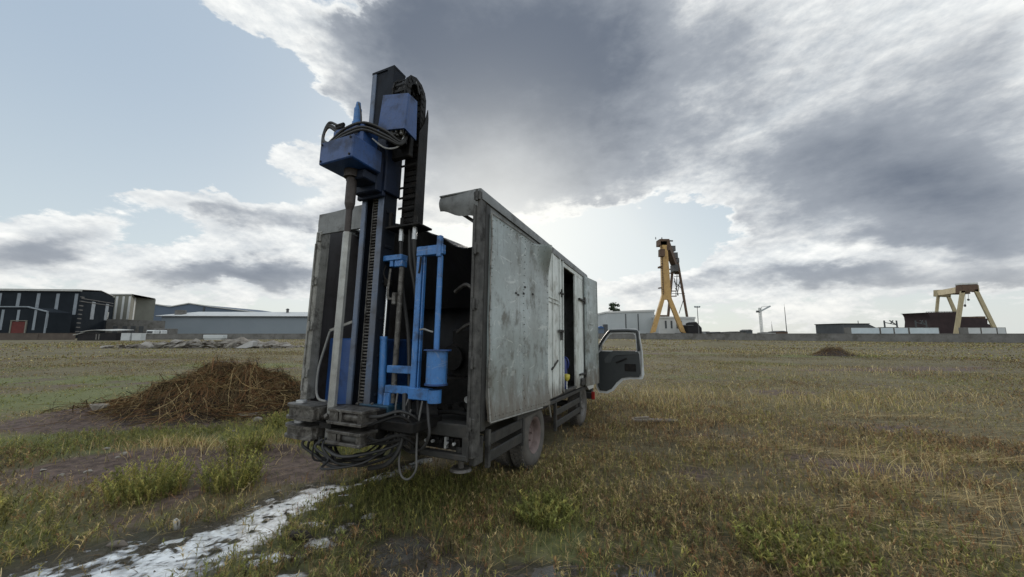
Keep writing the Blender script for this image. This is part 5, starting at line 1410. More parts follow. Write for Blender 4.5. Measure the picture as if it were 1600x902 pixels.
m_ = MB(); m_.bar((0, 2, hz(373, D1)), (0, 2, hz(370, D1)), 0.5, 0.5, up=(1, 0, 0)).bar((-4, 2, hz(373, D1)), (-4, 2, hz(369.5, D1)), 0.4, 0.4, up=(1, 0, 0)).bar((3, 2, hz(375, D1)), (7, 2, hz(375.5, D1)), 0.8, 0.8); m_.build('aerial', M_steel, gc)
m_ = MB(); top = Q(1058, 400, D2); top2 = Q(1050, 412, D2)
m_.bar(Q(1057.5, 402, D2), Q(1078, 521, D2), 1.5, 1.5).bar(Q(1051.5, 414, D2), Q(1041.5, 521, D2), 1.6, 1.6)
m_.bar(Q(1046, 421, D2), Q(1061.5, 421, D2), 1.0, 1.0).bar(Q(1046, 427, D2), Q(1058, 427, D2), 1.3, 0.9).bar(Q(1050, 455, D2), Q(1056, 455, D2), .8, .8).bar(Q(1049, 463, D2), Q(1057, 463, D2), .8, .8)
m_.build('far_leg', M_rustbrown, gc)
m_ = MB()
for p0, p1 in (((1053, 434), (1060, 462)), ((1063, 434), (1058, 462)), ((1053, 432), (1063, 432)), ((1058, 428), (1056, 462)), ((1070, 462), (1061, 490)), ((1050, 459), (1070, 459)), ((1053, 440), (1064, 450)), ((1064, 440), (1055, 452))):
    m_.bar(Q(*p0, D2), Q(*p1, D2), 0.45, 0.45)
m_.build('stair_tower', M_steel, gc)
for a0, a1 in (((1033.5, 384), (1036.5, 460)),):
    m_ = MB(); p0, p1 = Q(*a0, D1) - Vector((0, 0.6, 0)), Q(*a1, D1) - Vector((0, 0.6, 0)); m_.bar(p0, p1, 0.25, 0.25)
    for k in range(22): c_ = p0 + (p1 - p0) * (k / 21); m_.box(c_.x - 0.8, c_.x + 0.1, c_.y - 0.3, c_.y + 0.3, c_.z, c_.z + 0.25)
    m_.build('ladder', M_rustbrown, gc)
for px in (1016, 1062):
    m_ = MB(); c_ = Q(px, 521, D1); m_.box(c_.x - 1, c_.x + 5, -1.5, 5, 0, 1.8, 0.2); m_.build('bogie', M_steel, gc)


def leafy_tree(name, label, loc, h, crown_r, seed, group=None, lean=0.0):
    rr = random.Random(seed)
    o = thing(name, label, 'tree', loc, group)
    mb = MB(); top = Vector((lean * h, 0, h * 0.9))
    mb.tube([(0, 0, 0), (lean * h * 0.3, 0, h * 0.35), top], h * 0.028, 7, 3, h * 0.012)
    tips = []
    for k in range(9):
        a = rr.uniform(0, 6.28); s_ = rr.uniform(0.75, 1.0)
        p0 = Vector((lean * h * s_, 0, h * 0.82 * s_)); p1 = p0 + Vector((math.cos(a) * crown_r * rr.uniform(.5, 1), math.sin(a) * crown_r * rr.uniform(.5, 1), rr.uniform(-0.02, 0.16) * h))
        mb.tube([p0, (p0 + p1) / 2 + Vector((0, 0, 0.05 * h)), p1], h * 0.011, 5, 2, h * 0.004); tips.append(p1)
    mb.build('trunk', M_bark, o)
    bm = bmesh.new()
    for c in tips + [top]:
        for k in range(70):
            p_ = c + Vector((rr.gauss(0, 1), rr.gauss(0, 1), rr.gauss(0, 0.8))) * crown_r * 0.17
            d1 = Vector((rr.uniform(-1, 1), rr.uniform(-1, 1), rr.uniform(-1, 1))).normalized() * h * 0.030; d2 = d1.orthogonal().normalized() * h * 0.018
            bm.faces.new([bm.verts.new(p_ - d1), bm.verts.new(p_ + d2), bm.verts.new(p_ + d1), bm.verts.new(p_ - d2)])
    me = bpy.data.meshes.new('crown'); bm.to_mesh(me); bm.free(); me.materials.append(M_darkgreen); put(bpy.data.objects.new('crown', me), o)


q = at(958, 290); leafy_tree('tree', 'lone windswept tree rising above the roof of the pale grey hall', (q.x, q.y, 0), hz(470.5, 290), 4.6, 5, lean=0.05)


def pole(px, d, top, label, name, head):
    q = at(px, d); o = thing(name, label, 'pole' if name != 'lamp_post' else 'lamp post', (q.x, q.y, 0))
    h = hz(top, d)
    MB().cyl((0, 0, 0), (0, 0, h), 0.30, 0.16, 8).build('shaft', M_steel, o)
    if head:
        MB().box(-1.6, 1.6, -0.3, 0.3, h - 0.3, h).build('cross_arm', M_steel, o)
        for x in (-1.3, 0, 1.3): MB().box(x - 0.35, x + 0.35, -0.4, 0.4, h, h + 0.6).build('lamp', M_strip, o)
    else: MB().cyl((0, 0, h), (0, 0, h + 2.5), 0.08, 0.04, 6).build('rod', M_steel, o)


pole(1092, 215, 480, 'tall floodlight post with a lamp bar right of the orange gantry crane', 'lamp_post', True)
pole(1229.5, 260, 480, 'tall thin bare mast right of the small tower crane', 'mast_pole', False)
pole(1207, 270, 507, 'short post between the tower crane and the tall mast', 'short_pole', False)
# little tower crane
D = 330; base = at(1190.5, D)
tc_ = thing('tower_crane', 'small pale tower crane with a raised jib, far away between the two gantry cranes', 'tower crane', (base.x, base.y, 0))
Q = lambda px, py: Vector((at(px, D, hz(py, D)).x - base.x, 0, hz(py, D)))
m_ = MB()
for dx in (-0.7, 0.7):
    for dy in (-0.7, 0.7): m_.bar((dx, dy, 0), (dx, dy, hz(481, D)), 0.35, 0.35, up=(1, 0, 0))
z = 1.0
while z < hz(483, D): m_.bar((-0.7, -0.7, z), (0.7, -0.7, z + 1.4), 0.2, 0.2).bar((0.7, 0.7, z), (-0.7, 0.7, z + 1.4), 0.2, 0.2); z += 1.5
m_.build('tower', M_hallwhite, tc_)
MB().bar(Q(1185.5, 488.0), Q(1203.5, 478.5), 1.0, 1.2).build('jib', M_hallgrey, tc_)
MB().box(-3.2, -1.2, -0.8, 0.8, hz(488.5, D), hz(485.5, D)).build('counterweight', M_steel, tc_)
MB().bar(Q(1190.5, 479.5), Q(1203, 478.7), 0.25, 0.25).bar(Q(1190.5, 479.5), Q(1186, 487), 0.25, 0.25).build('stay', M_steel, tc_)
# low far buildings along the wall in the middle
low = [(1099, 1112, 518.0, 240, 'flat pale roofed building beside the dark sloping shed', M_hallgrey), (1114, 1130, 518.5, 230, 'long low dark roofed building left of the small tower crane', M_steel),
       (1132, 1166, 518.0, 225, 'longest low grey shed in the gap between the gantry cranes', M_concrete), (1168, 1176, 515.0, 235, 'small square dark hut just left of the tower crane', M_dwin),
       (1196, 1212, 519.0, 240, 'low white building right behind the tower crane foot', M_hallwhite), (1214, 1231, 517.0, 240, 'brown roofed house at the foot of the tall thin mast', M_rustbrown)]
for (p0, p1, py, d, lb, m) in low:
    b0 = at(p0, d); o = thing('low_building', lb, 'building', (b0.x, b0.y, 0)); w = at(p1, d).x - b0.x; h = hz(py, d)
    MB().box(0, w, 0, 8, 0, h * 0.8).build('wall', m, o)
    MB().prism([(-0.3, -0.3, h * 0.8), (w + 0.3, -0.3, h * 0.8), (w * 0.6, -0.3, h)], (0, 8.6, 0)).build('roof', M_steel if m is not M_steel else M_dwin, o)

# ------------------------------------------------------------------ far right: hull on the slip, second gantry crane, containers
D = 270; base = at(1448, D)
sh = thing('ship_hull', 'dark red ship hull with a flared bow on the slip under the cream gantry crane', 'ship', (base.x, base.y, 0))
Q = lambda px, py, d=D: Vector((at(px, d, hz(py, d)).x - base.x, d - base.y, hz(py, d)))
m_ = MB()
fore = [(1447, 488.5), (1450, 489.5), (1453, 494), (1454.5, 502), (1454, 512), (1453, 524), (1500, 524), (1500, 487.5), (1470, 488)]
m_.prism([Q(*q) for q in fore], (0, 18, 0))
m_.prism([Q(*q) for q in [(1500, 524), (1550, 524), (1549, 508), (1543, 506), (1543, 498), (1500, 496)]], (0, 18, 0))
m_.build('hull', M_hull, sh)
m_ = MB(); m_.prism([Q(*q) for q in [(1528, 498), (1540, 498), (1540, 494.5), (1528, 494.5)]], (0, 10, 0)); m_.prism([Q(*q) for q in [(1505, 496), (1524, 497), (1524, 495), (1505, 495)]], (0, 12, 0)); m_.build('deck_house', M_rustbrown, sh)
m_ = MB(); a_, b_ = Q(1447, 487.6), Q(1500, 486.8); m_.bar(a_, b_, 0.3, 0.3)
for k in range(14): q = a_ + (b_ - a_) * (k / 13); m_.bar(q - Vector((0, 0, 0.9)), q, 0.2, 0.2, up=(1, 0, 0))
m_.build('rail', M_steel, sh)
D1, D2 = 255.0, 310.0
base = at(1515, D1)
g2 = thing('gantry_crane', 'cream gantry crane on four splayed legs over the dark red hull at far right', 'gantry crane', (base.x, base.y, 0))
Q = lambda px, py, d: Vector((at(px, d, hz(py, d)).x - base.x, d - base.y, hz(py, d)))
for nm, pts, d, th in (('leg', [(1502, 455), (1508.5, 455), (1498.5, 522), (1491.5, 522)], D1, 0.9), ('leg', [(1522.5, 453), (1528.5, 452), (1559, 514), (1553.5, 516)], D1, 0.9),
                       ('leg', [(1465.5, 456), (1469.5, 456), (1466, 492), (1462, 492)], D2, 0.9), ('leg', [(1480, 463), (1485, 463), (1500, 496), (1494, 496)], D2, 0.9)):
    MB().prism([Q(x, y, d) for x, y in pts], (0, th, 0)).build(nm, M_cream, g2)
m_ = MB(); m_.prism([Q(x, y, D1) for x, y in [(1502, 443.5), (1527.5, 442.5), (1529, 456), (1524, 455), (1509, 457), (1502, 458)]], (0, 3.4, 0)); m_.build('front_beam', M_rustbrown, g2)
m_ = MB(); m_.prism([Q(x, y, D1 - 0.2) for x, y in [(1502, 442.6), (1528, 441.6), (1528, 444), (1502, 445)]], (0, 3.8, 0)); m_.build('top_rail', M_whiteroof, g2)
m_ = MB(); m_.prism([Q(x, y, D2) for x, y in [(1465.5, 453), (1486, 452.5), (1486, 464), (1465.5, 463)]], (0, 3.4, 0)); m_.build('rear_beam', M_cream, g2)
m_ = MB()
for p0, p1 in (((1504, 452), (1468, 458)), ((1526, 450), (1484, 457))): m_.bar(Q(*p0, D1 + 1), Q(*p1, D2), 2.2, 4.2)
m_.build('girder', M_cream, g2)
m_ = MB(); c_ = (Q(1500, 455, 280)); m_.box(c_.x - 3, c_.x + 4, c_.y - 3, c_.y + 3, c_.z - 2.5, c_.z + 1.5); m_.build('trolley', M_rustbrown, g2)
m_ = MB(); m_.cyl(Q(1513, 455, 275), Q(1513, 467, 275), 0.12, seg=6).rock(Q(1513, 468.5, 275), 0.9, (1, 1, 1), 3, 1); m_.cyl(Q(1508, 455, 275), Q(1508, 476, 275), 0.12, seg=6).rock(Q(1508, 477.5, 275), 0.9, (1, 1, 1.4), 4, 1); m_.build('hook', M_steel, g2)

conts = [(1330, 1375, M_cont, 'leftmost pale blue container in the row behind the perimeter wall'), (1376.5, 1397, M_cont, 'short pale blue container second from the left in the wall row'),
         (1398, 1420, M_cont, 'short pale blue container third from the left in the wall row'), (1421.5, 1468, M_cont, 'long pale blue container at the right end, against the hull bow'),
         (1513, 1533, M_contw, 'white container under the cream crane, left one of three'), (1534, 1558, M_contw, 'white container under the cream crane, middle one of three'), (1559, 1572.5, M_contw, 'white container at the far right below the crane leg')]
for (p0, p1, m, lb) in conts:
    d = 118; b0 = at(p0, d); w = at(p1, d).x - b0.x; h = hz(512.0, d)
    o = thing('container', lb, 'container', (b0.x, b0.y, 0), 'site containers behind the wall')
    MB().box(0, w, 0, 2.4, 0.1, h, 0.04).build('body', m, o)
    MB().box(-0.03, 0.12, -0.03, 2.43, 0.08, h + 0.03).box(w - 0.12, w + 0.03, -0.03, 2.43, 0.08, h + 0.03).box(0.12, w - 0.12, -0.03, 2.43, h - 0.1, h + 0.03).box(0.12, w - 0.12, -0.03, 2.43, 0.08, 0.2).build('frame', M_concrete, o)
D = 160; base = at(1317, D); o = thing('dark_block', 'low dark flat roofed block left of the container row', 'building', (base.x, base.y, 0)); w = at(1359, D).x - base.x
MB().prism([(0, 0, 0), (w + 3, 0, 0), (w + 3, 0, hz(512, D)), (w, 0, hz(506.5, D)), (0, 0, hz(506.5, D))], (0, 14, 0)).build('wall', M_dwin, o)
MB().prism([(-0.3, -0.3, hz(506.5, D)), (w + 0.3, -0.3, hz(506.5, D)), (w + 0.3, -0.3, hz(505.5, D)), (-0.3, -0.3, hz(505.5, D))], (0, 14.6, 0)).build('roof', M_black, o)
x = at(1353, D).x - base.x; MB().cyl((x, 3, hz(506, D)), (x, 3, hz(501, D)), 0.15, seg=6).build('chimney', M_steel, o)
for (p0, p1, d, lb) in ((1383, 1404, 200, 'spindly dark hoist frame above the middle of the container row'), (1432, 1450, 210, 'small dark machine with a railed top beside the hull bow')):
    b0 = at(p0, d); o = thing('hoist_frame', lb, 'hoist', (b0.x, b0.y, 0)); w = at(p1, d).x - b0.x; h = hz(501, d)
    m_ = MB()
    for x in (0.3, w - 0.3): m_.bar((x, 0, 0), (x, 0, h), 0.5, 0.5, up=(1, 0, 0))
    m_.bar((0.3, 0, h * 0.88), (w - 0.3, 0, h * 0.72), 0.35, 0.35).bar((w * .45, 0, h), (w - 0.3, 0, h * 0.7), 0.4, 0.4).bar((w * .5, 0, h * .8), (w * .7, 0, h), 0.4, 0.4)
    m_.build('frame', M_dwin, o); MB().box(-0.5, w + 0.5, 0, 3, 0, h * 0.58).build('base', M_black, o)

# ------------------------------------------------------------------ vegetation
def leaf_mat(name, trans=0.3, rough=0.75):
    m = bpy.data.materials.new(name); m.use_nodes = True
    t = m.node_tree; t.nodes.clear()
    out = t.nodes.new('ShaderNodeOutputMaterial'); bs = t.nodes.new('ShaderNodeBsdfPrincipled'); tr = t.nodes.new('ShaderNodeBsdfTranslucent'); mx = t.nodes.new('ShaderNodeMixShader')
    ca = t.nodes.new('ShaderNodeVertexColor'); ca.layer_name = 'tint'
    bs.inputs['Roughness'].default_value = rough; bs.inputs['Specular IOR Level'].default_value = 0.2
    t.links.new(ca.outputs[0], bs.inputs['Base Color']); t.links.new(ca.outputs[0], tr.inputs['Color'])
    mx.inputs[0].default_value = trans
    t.links.new(bs.outputs[0], mx.inputs[1]); t.links.new(tr.outputs[0], mx.inputs[2]); t.links.new(mx.outputs[0], out.inputs[0])
    return m


M_leaf = leaf_mat('dry_and_green_blades')
M_stem = leaf_mat('dry_stems', 0.1)


def ribbons(P, W, S, Cc):
    """P (N,K,3) centre lines, W (N,K) half widths, S (N,3) side vectors, Cc (N,3) colours -> vertex, quad and colour arrays"""
    N, K, _ = P.shape
    Lf = P - S[:, None, :] * W[:, :, None]; Rt = P + S[:, None, :] * W[:, :, None]
    V = np.stack([Lf, Rt], 2).reshape(-1, 3)
    i = np.arange(N)[:, None] * (2 * K) + np.arange(K - 1)[None, :] * 2
    F = np.stack([i, i + 1, i + 3, i + 2], -1).reshape(-1, 4)
    return V, F, np.repeat(Cc, 2 * K, 0)


def mesh_of(name, sets, m, parent=None):
    Vs, Fs, Cs = [], [], []; n = 0
    for V, F, c in sets: Vs.append(V); Fs.append(F + n); Cs.append(c); n += len(V)
    V = np.concatenate(Vs); F = np.concatenate(Fs).astype(np.int32); c = np.concatenate(Cs)
    me = bpy.data.meshes.new(name)
    me.vertices.add(len(V)); me.vertices.foreach_set('co', V.astype(np.float32).ravel())
    me.loops.add(F.size); me.loops.foreach_set('vertex_index', F.ravel())
    me.polygons.add(len(F)); me.polygons.foreach_set('loop_start', np.arange(0, F.size, 4, dtype=np.int32))
    me.update(calc_edges=True)
    at_ = me.color_attributes.new('tint', 'FLOAT_COLOR', 'POINT')
    at_.data.foreach_set('color', np.concatenate([c, np.ones((len(c), 1))], 1).astype(np.float32).ravel())
    me.materials.append(m)
    return put(bpy.data.objects.new(name, me), parent)


PAL = {k: np.array(v) * np.array([1.15, 1.08, 0.85]) for k, v in dict(green=(0.150, 0.168, 0.070), lush=(0.20, 0.222, 0.080), olive=(0.205, 0.195, 0.095), yellow=(0.30, 0.285, 0.11), straw=(0.38, 0.31, 0.19), pale=(0.50, 0.43, 0.29), brown=(0.19, 0.14, 0.095), rust=(0.26, 0.155, 0.095), dark=(0.07, 0.062, 0.045)).items()}


def pick(names, probs, n):
    a = np.array([PAL[k] for k in names]); i = rng.choice(len(names), n, p=np.array(probs) / np.sum(probs))
    return a[i] * rng.uniform(0.55, 1.45, (n, 1))


def field_points(n, r0, r1, power, spread=R(66)):
    """random points in the wedge of field before the camera, density falling as r^-power"""
    u = rng.random(n); k = 2 - power
    r = (r0 ** k + u * (r1 ** k - r0 ** k)) ** (1 / k)
    a = rng.uniform(-spread, spread, n)
    return r * np.sin(a), r * np.cos(a)


def keep_off(x, y, wet=True):
    c, s = math.cos(TRUCK_A), math.sin(TRUCK_A)
    u = (x - TRUCK_O[0]) * s + (y - TRUCK_O[1]) * c; v = (x - TRUCK_O[0]) * c - (y - TRUCK_O[1]) * s
    k = ~((u > -0.5) & (u < 3.2) & (v > -2.1) & (v < -0.15) & (rng.random(len(x)) < 0.85))
    for wy in (0.0, 2.68):
        k &= ~((np.abs(u - wy) < 0.30) & (v > -0.36) & (v < 0.0))
    if wet:
        s_, p_ = stream_m(x, y)
        k &= ~((s_ < 1.10) & (rng.random(len(x)) < 0.965)) & ~((p_ < 0.95) & (rng.random(len(x)) < 0.86))
    return k


def blades(x, y, h, w, col, lean, head=None, droop=0.4, z0=None, K=3):
    n = len(x); z = height(x, y) if z0 is None else z0
    a = rng.uniform(0, 2 * np.pi, n) if head is None else head
    d = np.stack([np.cos(a), np.sin(a), np.zeros(n)], -1)
    t = np.linspace(0, 1, K)
    out = lean[:, None] * (t[None, :] ** 1.6) * h[:, None]
    up = h[:, None] * (t[None, :] - droop * 0.5 * t[None, :] ** 2 * np.clip(lean, 0, 1.5)[:, None])
    P = np.stack([x, y, z - 0.004], -1)[:, None, :] + d[:, None, :] * out[..., None]
    P[:, :, 2] += up
    sa = a + np.pi / 2 + rng.uniform(-0.9, 0.9, n)
    S = np.stack([np.cos(sa), np.sin(sa), np.zeros(n)], -1)
    W = w[:, None] * np.interp(t, [0, 0.5, 1], [0.8, 1.0, 0.12])[None, :]
    return ribbons(P, W, S, col)


def mixcol(x, y, extra_green=0.0):
    soil, green = masks(x, y); n = len(x)
    g = np.clip(green * 1.15 + extra_green, 0, 1)
    cg = pick(['green', 'lush', 'yellow', 'olive'], [4, 3, 2, 2], n)
    cd = pick(['olive', 'straw', 'brown', 'yellow', 'pale', 'rust'], [5, 4, 3, 1.5, 1, 1], n)
    zb_ = fbm(x, y, 0.42, 141) * 0.6 + fbm(x, y, 1.6, 143) * 0.4; brown = rng.random(n) < np.clip((zb_ - 0.47) * 7, 0, 0.9)
    cd = np.where(brown[:, None], pick(['brown', 'rust', 'dark', 'straw'], [4, 2.5, 2, 1.5], n), cd)
    isg = rng.random(n) < g
    return np.where(isg[:, None], cg, cd), soil, green


def build_grass():
    sets = []
    # near: small leafy weeds, each a stem with many short leaves
    x, y = field_points(50000, 2.1, 9.5, 0.8)
    col, soil, green = mixcol(x, y, -0.05)
    k = keep_off(x, y) & (rng.random(len(x)) > soil * 1.15) & (rng.random(len(x)) < np.clip((fbm(x, y, 1.4, 151) - 0.28) * 3.6, 0.12, 1))
    x, y, col, green = x[k], y[k], col[k], green[k]
    n = len(x); hh = rng.uniform(0.035, 0.13, n) * (0.7 + 0.7 * fbm(x, y, 1.1, 61)) * (1 + 0.3 * green)
    lean = rng.uniform(0.0, 0.9, n); hd = rng.uniform(0, 6.28, n)
    sets.append(blades(x, y, hh, rng.uniform(0.0012, 0.002, n), col * 0.85, lean, hd))
    L = 11
    ti = rng.uniform(0.15, 1.0, (n, L))
    lx = (x[:, None] + np.cos(hd)[:, None] * lean[:, None] * ti ** 1.6 * hh[:, None]).ravel(); ly = (y[:, None] + np.sin(hd)[:, None] * lean[:, None] * ti ** 1.6 * hh[:, None]).ravel()
    zb = (height(x, y)[:, None] + hh[:, None] * (ti - 0.2 * ti ** 2 * lean[:, None])).ravel()
    m = n * L
    sets.append(blades(lx, ly, rng.uniform(0.012, 0.036, m), rng.uniform(0.0016, 0.0038, m), np.repeat(col, L, 0) * rng.uniform(0.7, 1.35, (m, 1)), rng.uniform(0.3, 1.6, m), None, 0.5, zb))
    # near: grass blades
    x, y = field_points(70000, 2.1, 12, 0.9)
    col, soil, green = mixcol(x, y)
    k = keep_off(x, y) & (rng.random(len(x)) > soil * 1.1) & (rng.random(len(x)) < np.clip((fbm(x, y, 1.1, 153) - 0.28) * 3.6, 0.12, 1)); x, y, col, green = x[k], y[k], col[k], green[k]; n = len(x)
    sets.append(blades(x, y, rng.uniform(0.03, 0.13, n) * (0.75 + 0.6 * green), rng.uniform(0.0013, 0.003, n), col, rng.uniform(0.1, 1.2, n)))
    # near: short dark weeds in front of and under the rig
    x = rng.normal(-0.35, 0.75, 9000); y = rng.normal(3.95, 0.55, 9000); k = keep_off(x, y); x, y = x[k], y[k]; n = len(x)
    sets.append(blades(x, y, rng.uniform(0.04, 0.13, n), rng.uniform(0.0015, 0.003, n), pick(['green', 'olive', 'lush', 'dark'], [4, 3, 1, 2], n), rng.uniform(0.1, 1.0, n)))
    # lying straw, raked more or less one way
    x, y = field_points(26000, 2.2, 16, 1.0)
    soil, green = masks(x, y)
    k = keep_off(x, y) & (rng.random(len(x)) > green * 0.8) & (rng.random(len(x)) < np.where(x > 0, 1.0, 0.45)); x, y = x[k], y[k]; n = len(x)
    hd = rng.normal(-0.70, np.where(x > 0.5, 0.42, 1.0), n)
    sets.append(blades(x, y, rng.uniform(0.012, 0.05, n), rng.uniform(0.0010, 0.0022, n) * (1 + np.hypot(x, y) * 0.06), pick(['straw', 'pale', 'brown', 'rust'], [5, 2.0, 3, 1], n), rng.uniform(3, 11, n), hd, 0.0, height(x, y) + rng.uniform(0, 0.035, n)))
    # litter of broken bits close to the soil
    x, y = field_points(26000, 2.1, 10, 0.9); k = keep_off(x, y); x, y = x[k], y[k]; n = len(x)
    sets.append(blades(x, y, rng.uniform(0.002, 0.012, n), rng.uniform(0.0012, 0.003, n), pick(['brown', 'straw', 'dark', 'olive', 'pale'], [4, 3, 3, 2, 0.8], n), rng.uniform(4, 9, n), None, 0.0, height(x, y) + rng.uniform(0.0, 0.012, n), 2))
    # muddy stems and bits, added as the dark ripple strokes on the pale water
    x = rng.uniform(-4.2, -0.9, 4500); y = rng.uniform(2.0, 5.2, 4500); s_, p_ = stream_m(x, y); k = (np.minimum(s_, p_) < 1.35); x, y = x[k], y[k]; n = len(x)
    sets.append(blades(x, y, rng.uniform(0.003, 0.012, n), rng.uniform(0.001, 0.003, n), pick(['dark', 'brown', 'olive', 'straw'], [5, 3, 2, 0.7], n), rng.uniform(3, 9, n), rng.normal(0.2, 0.7, n) + np.pi * rng.integers(0, 2, n), 0.0, np.maximum(height(x, y), -0.014) + 0.003, 3))
    # middle distance
    x, y = field_points(270000, 8.0, 40, 1.25)
    col, soil, green = mixcol(x, y)
    tall = fbm(x, y, 0.30, 71) * 0.9 + fbm(x, y, 1.3, 73) * 0.5
    k = keep_off(x, y) & (rng.random(len(x)) > soil * 0.95) & (rng.random(len(x)) < np.clip((tall - 0.34) * 2.2, 0.15, 1)); x, y, col, green, tall = x[k], y[k], col[k], green[k], tall[k]; n = len(x); r = np.hypot(x, y)
    sets.append(blades(x, y, rng.uniform(0.015, 0.080, n) * (0.30 + 1.25 * tall ** 2), 0.0016 + 0.00035 * r * rng.uniform(0.6, 1.3, n), col * np.clip(0.98 - 0.010 * r, 0.65, 1)[:, None] * np.array([1.0, 1.02, 0.95]), rng.uniform(0.2, 2.2, n)))
    # far
    x, y = field_points(80000, 36, 110, 1.1)
    col, soil, green = mixcol(x, y)
    tall = fbm(x, y, 0.10, 81)
    k = (rng.random(len(x)) > soil * 0.9) & (rng.random(len(x)) < tall * 1.3); x, y, col, tall = x[k], y[k], col[k], tall[k]; n = len(x); r = np.hypot(x, y)
    sets.append(blades(x, y, rng.uniform(0.03, 0.13, n) * (0.4 + tall), 0.0007 * r * rng.uniform(0.6, 1.6, n), col * np.array([0.72, 0.78, 0.70]), rng.uniform(0.1, 0.8, n)))
    # taller dry grass in loose stands
    for (cx, cy, sx, sy, n, h0, h1) in ((4.2, 9.6, 0.8, 0.6, 500, 0.12, 0.42), (7.5, 8.6, 1.4, 0.5, 500, 0.12, 0.38), (3.4, 8.6, 0.6, 0.5, 260, 0.08, 0.3), (4.0, 4.2, 0.35, 0.25, 160, 0.1, 0.3), (4.6, 4.5, 0.4, 0.4, 200, 0.1, 0.3),
                                        (10, 9.5, 1.6, 0.6, 350, 0.1, 0.3), (14, 16, 3, 1.0, 500, 0.12, 0.35), (-4.6, 5.2, 0.5, 0.2, 420, 0.08, 0.28), (-3.4, 5.35, 0.4, 0.2, 260, 0.06, 0.22), (2.7, 7.2, 0.6, 0.6, 350, 0.06, 0.25), (24, 30, 5, 2, 600, 0.15, 0.4)):
        x = rng.normal(cx, sx, n); y = rng.normal(cy, sy, n); k = keep_off(x, y); x, y = x[k], y[k]; n = len(x)
        sets.append(blades(x, y, rng.uniform(h0, h1, n), rng.uniform(0.0012, 0.0022, n) + 0.00018 * np.hypot(x, y), pick(['straw', 'pale', 'yellow', 'olive', 'rust'], [5, 3, 2, 2, 0.8], n), rng.uniform(0.1, 1.2, n), None, 0.6, None, 4))
    # raked windrows of pale straw on the right
    for (ax, ay, bx, by, n) in ((3.55, 5.7, 4.75, 5.0, 260), (4.6, 5.3, 6.6, 4.9, 300), (3.6, 4.25, 4.9, 3.6, 260), (2.3, 6.1, 3.0, 5.6, 140), (2.6, 3.9, 3.8, 3.1, 150), (6.2, 7.6, 8.5, 7.2, 200)):
        t = rng.random(n); x = ax + (bx - ax) * t + rng.normal(0, 0.10, n); y = ay + (by - ay) * t + rng.normal(0, 0.10, n)
        hd = math.atan2(by - ay, bx - ax) + rng.normal(0, 0.35, n)
        sets.append(blades(x, y, rng.uniform(0.02, 0.06, n), rng.uniform(0.0016, 0.003, n), pick(['straw', 'pale', 'rust'], [4, 4, 1], n), rng.uniform(4, 11, n), hd, 0.0, height(x, y) + rng.uniform(0, 0.05, n)))
    # broken stalks and clods strewn round the brush heap
    n = 1500; x = rng.normal(-7.2, 1.7, n); y = rng.normal(7.5, 0.75, n)
    sets.append(blades(x, y, rng.uniform(0.015, 0.06, n), rng.uniform(0.002, 0.005, n), pick(['rust', 'brown', 'straw', 'dark'], [4, 4, 2, 2], n), rng.uniform(3, 9, n), None, 0.0, height(x, y) + rng.uniform(0, 0.05, n)))
    o = mesh_of('grass', sets, M_leaf)
    tag(o, kind='stuff')


build_grass()


def weed_bush(name, label, x0, y0, w, h, n, cols, probs, group=None, leaf=0.032, leaves=26, cat='weed'):
    z0 = float(height(np.array([x0]), np.array([y0]))[0])
    a = rng.uniform(0, 6.28, n); rr = np.sqrt(rng.random(n)) * w * 0.55
    x, y = rr * np.cos(a), rr * np.sin(a)
    hh = h * rng.uniform(0.5, 1.0, n) * (1 - 0.4 * (rr / w)); lean = rng.uniform(0.05, 0.6, n); hd = a + rng.normal(0, 0.7, n)
    col = pick(cols, probs, n); zz = np.full(n, -0.01)
    s1 = blades(x, y, hh, np.full(n, 0.0018), col * 0.8, lean, hd, 0.3, zz, 4)
    L = leaves; ti = rng.uniform(0.12, 1.0, (n, L)); m = n * L
    lx = (x[:, None] + np.cos(hd)[:, None] * lean[:, None] * ti ** 1.6 * hh[:, None]).ravel(); ly = (y[:, None] + np.sin(hd)[:, None] * lean[:, None] * ti ** 1.6 * hh[:, None]).ravel()
    zb = (hh[:, None] * (ti - 0.15 * ti ** 2 * lean[:, None])).ravel()
    o = mesh_of(name, [s1, blades(lx, ly, rng.uniform(0.4, 1.1, m) * leaf, rng.uniform(0.0022, 0.0048, m) * (leaf / 0.03 if cat == 'weed' else 0.45), np.repeat(col, L, 0) * rng.uniform(0.7, 1.35, (m, 1)), rng.uniform(0.3, 1.6, m), None, 0.4, zb)], M_leaf)
    o.location = (x0, y0, z0)
    return tag(o, label, cat, group)


G1 = ['green', 'lush', 'yellow']
weed_bush('weed_bush', 'bushy green weed left of its neighbour, beside the pale water track', -3.75, 3.95, 0.56, 0.42, 240, G1, [2, 5, 4], 'green weed bushes by the water track')
weed_bush('weed_bush', 'bushy green weed between the pale water and the drill clamps', -3.0, 4.12, 0.44, 0.44, 200, G1, [2, 5, 4], 'green weed bushes by the water track')
weed_bush('weed_bush', 'upright yellow green weed standing in the grass behind the two weed bushes', -3.55, 5.05, 0.35, 0.44, 110, G1, [3, 4, 3])
weed_bush('weed_bush', 'low spreading green weed at the left foreground edge', -4.7, 2.95, 1.0, 0.32, 320, ['green', 'olive', 'yellow'], [4, 3, 2])
weed_bush('weed_bush', 'yellow green weed in the foreground right of the grey puddle', 0.28, 3.45, 0.42, 0.22, 170, ['lush', 'yellow', 'green'], [5, 3, 2])
weed_bush('weed_bush', 'greener leafy weed patch at the bottom right of the field', 2.2, 2.95, 0.8, 0.16, 200, ['lush', 'yellow', 'olive'], [4, 3, 2])
weed_bush('weed_bush', 'small green weed at the foot of the brush pile right side', -4.05, 6.9, 0.7, 0.28, 220, ['lush', 'green', 'yellow'], [5, 3, 2])
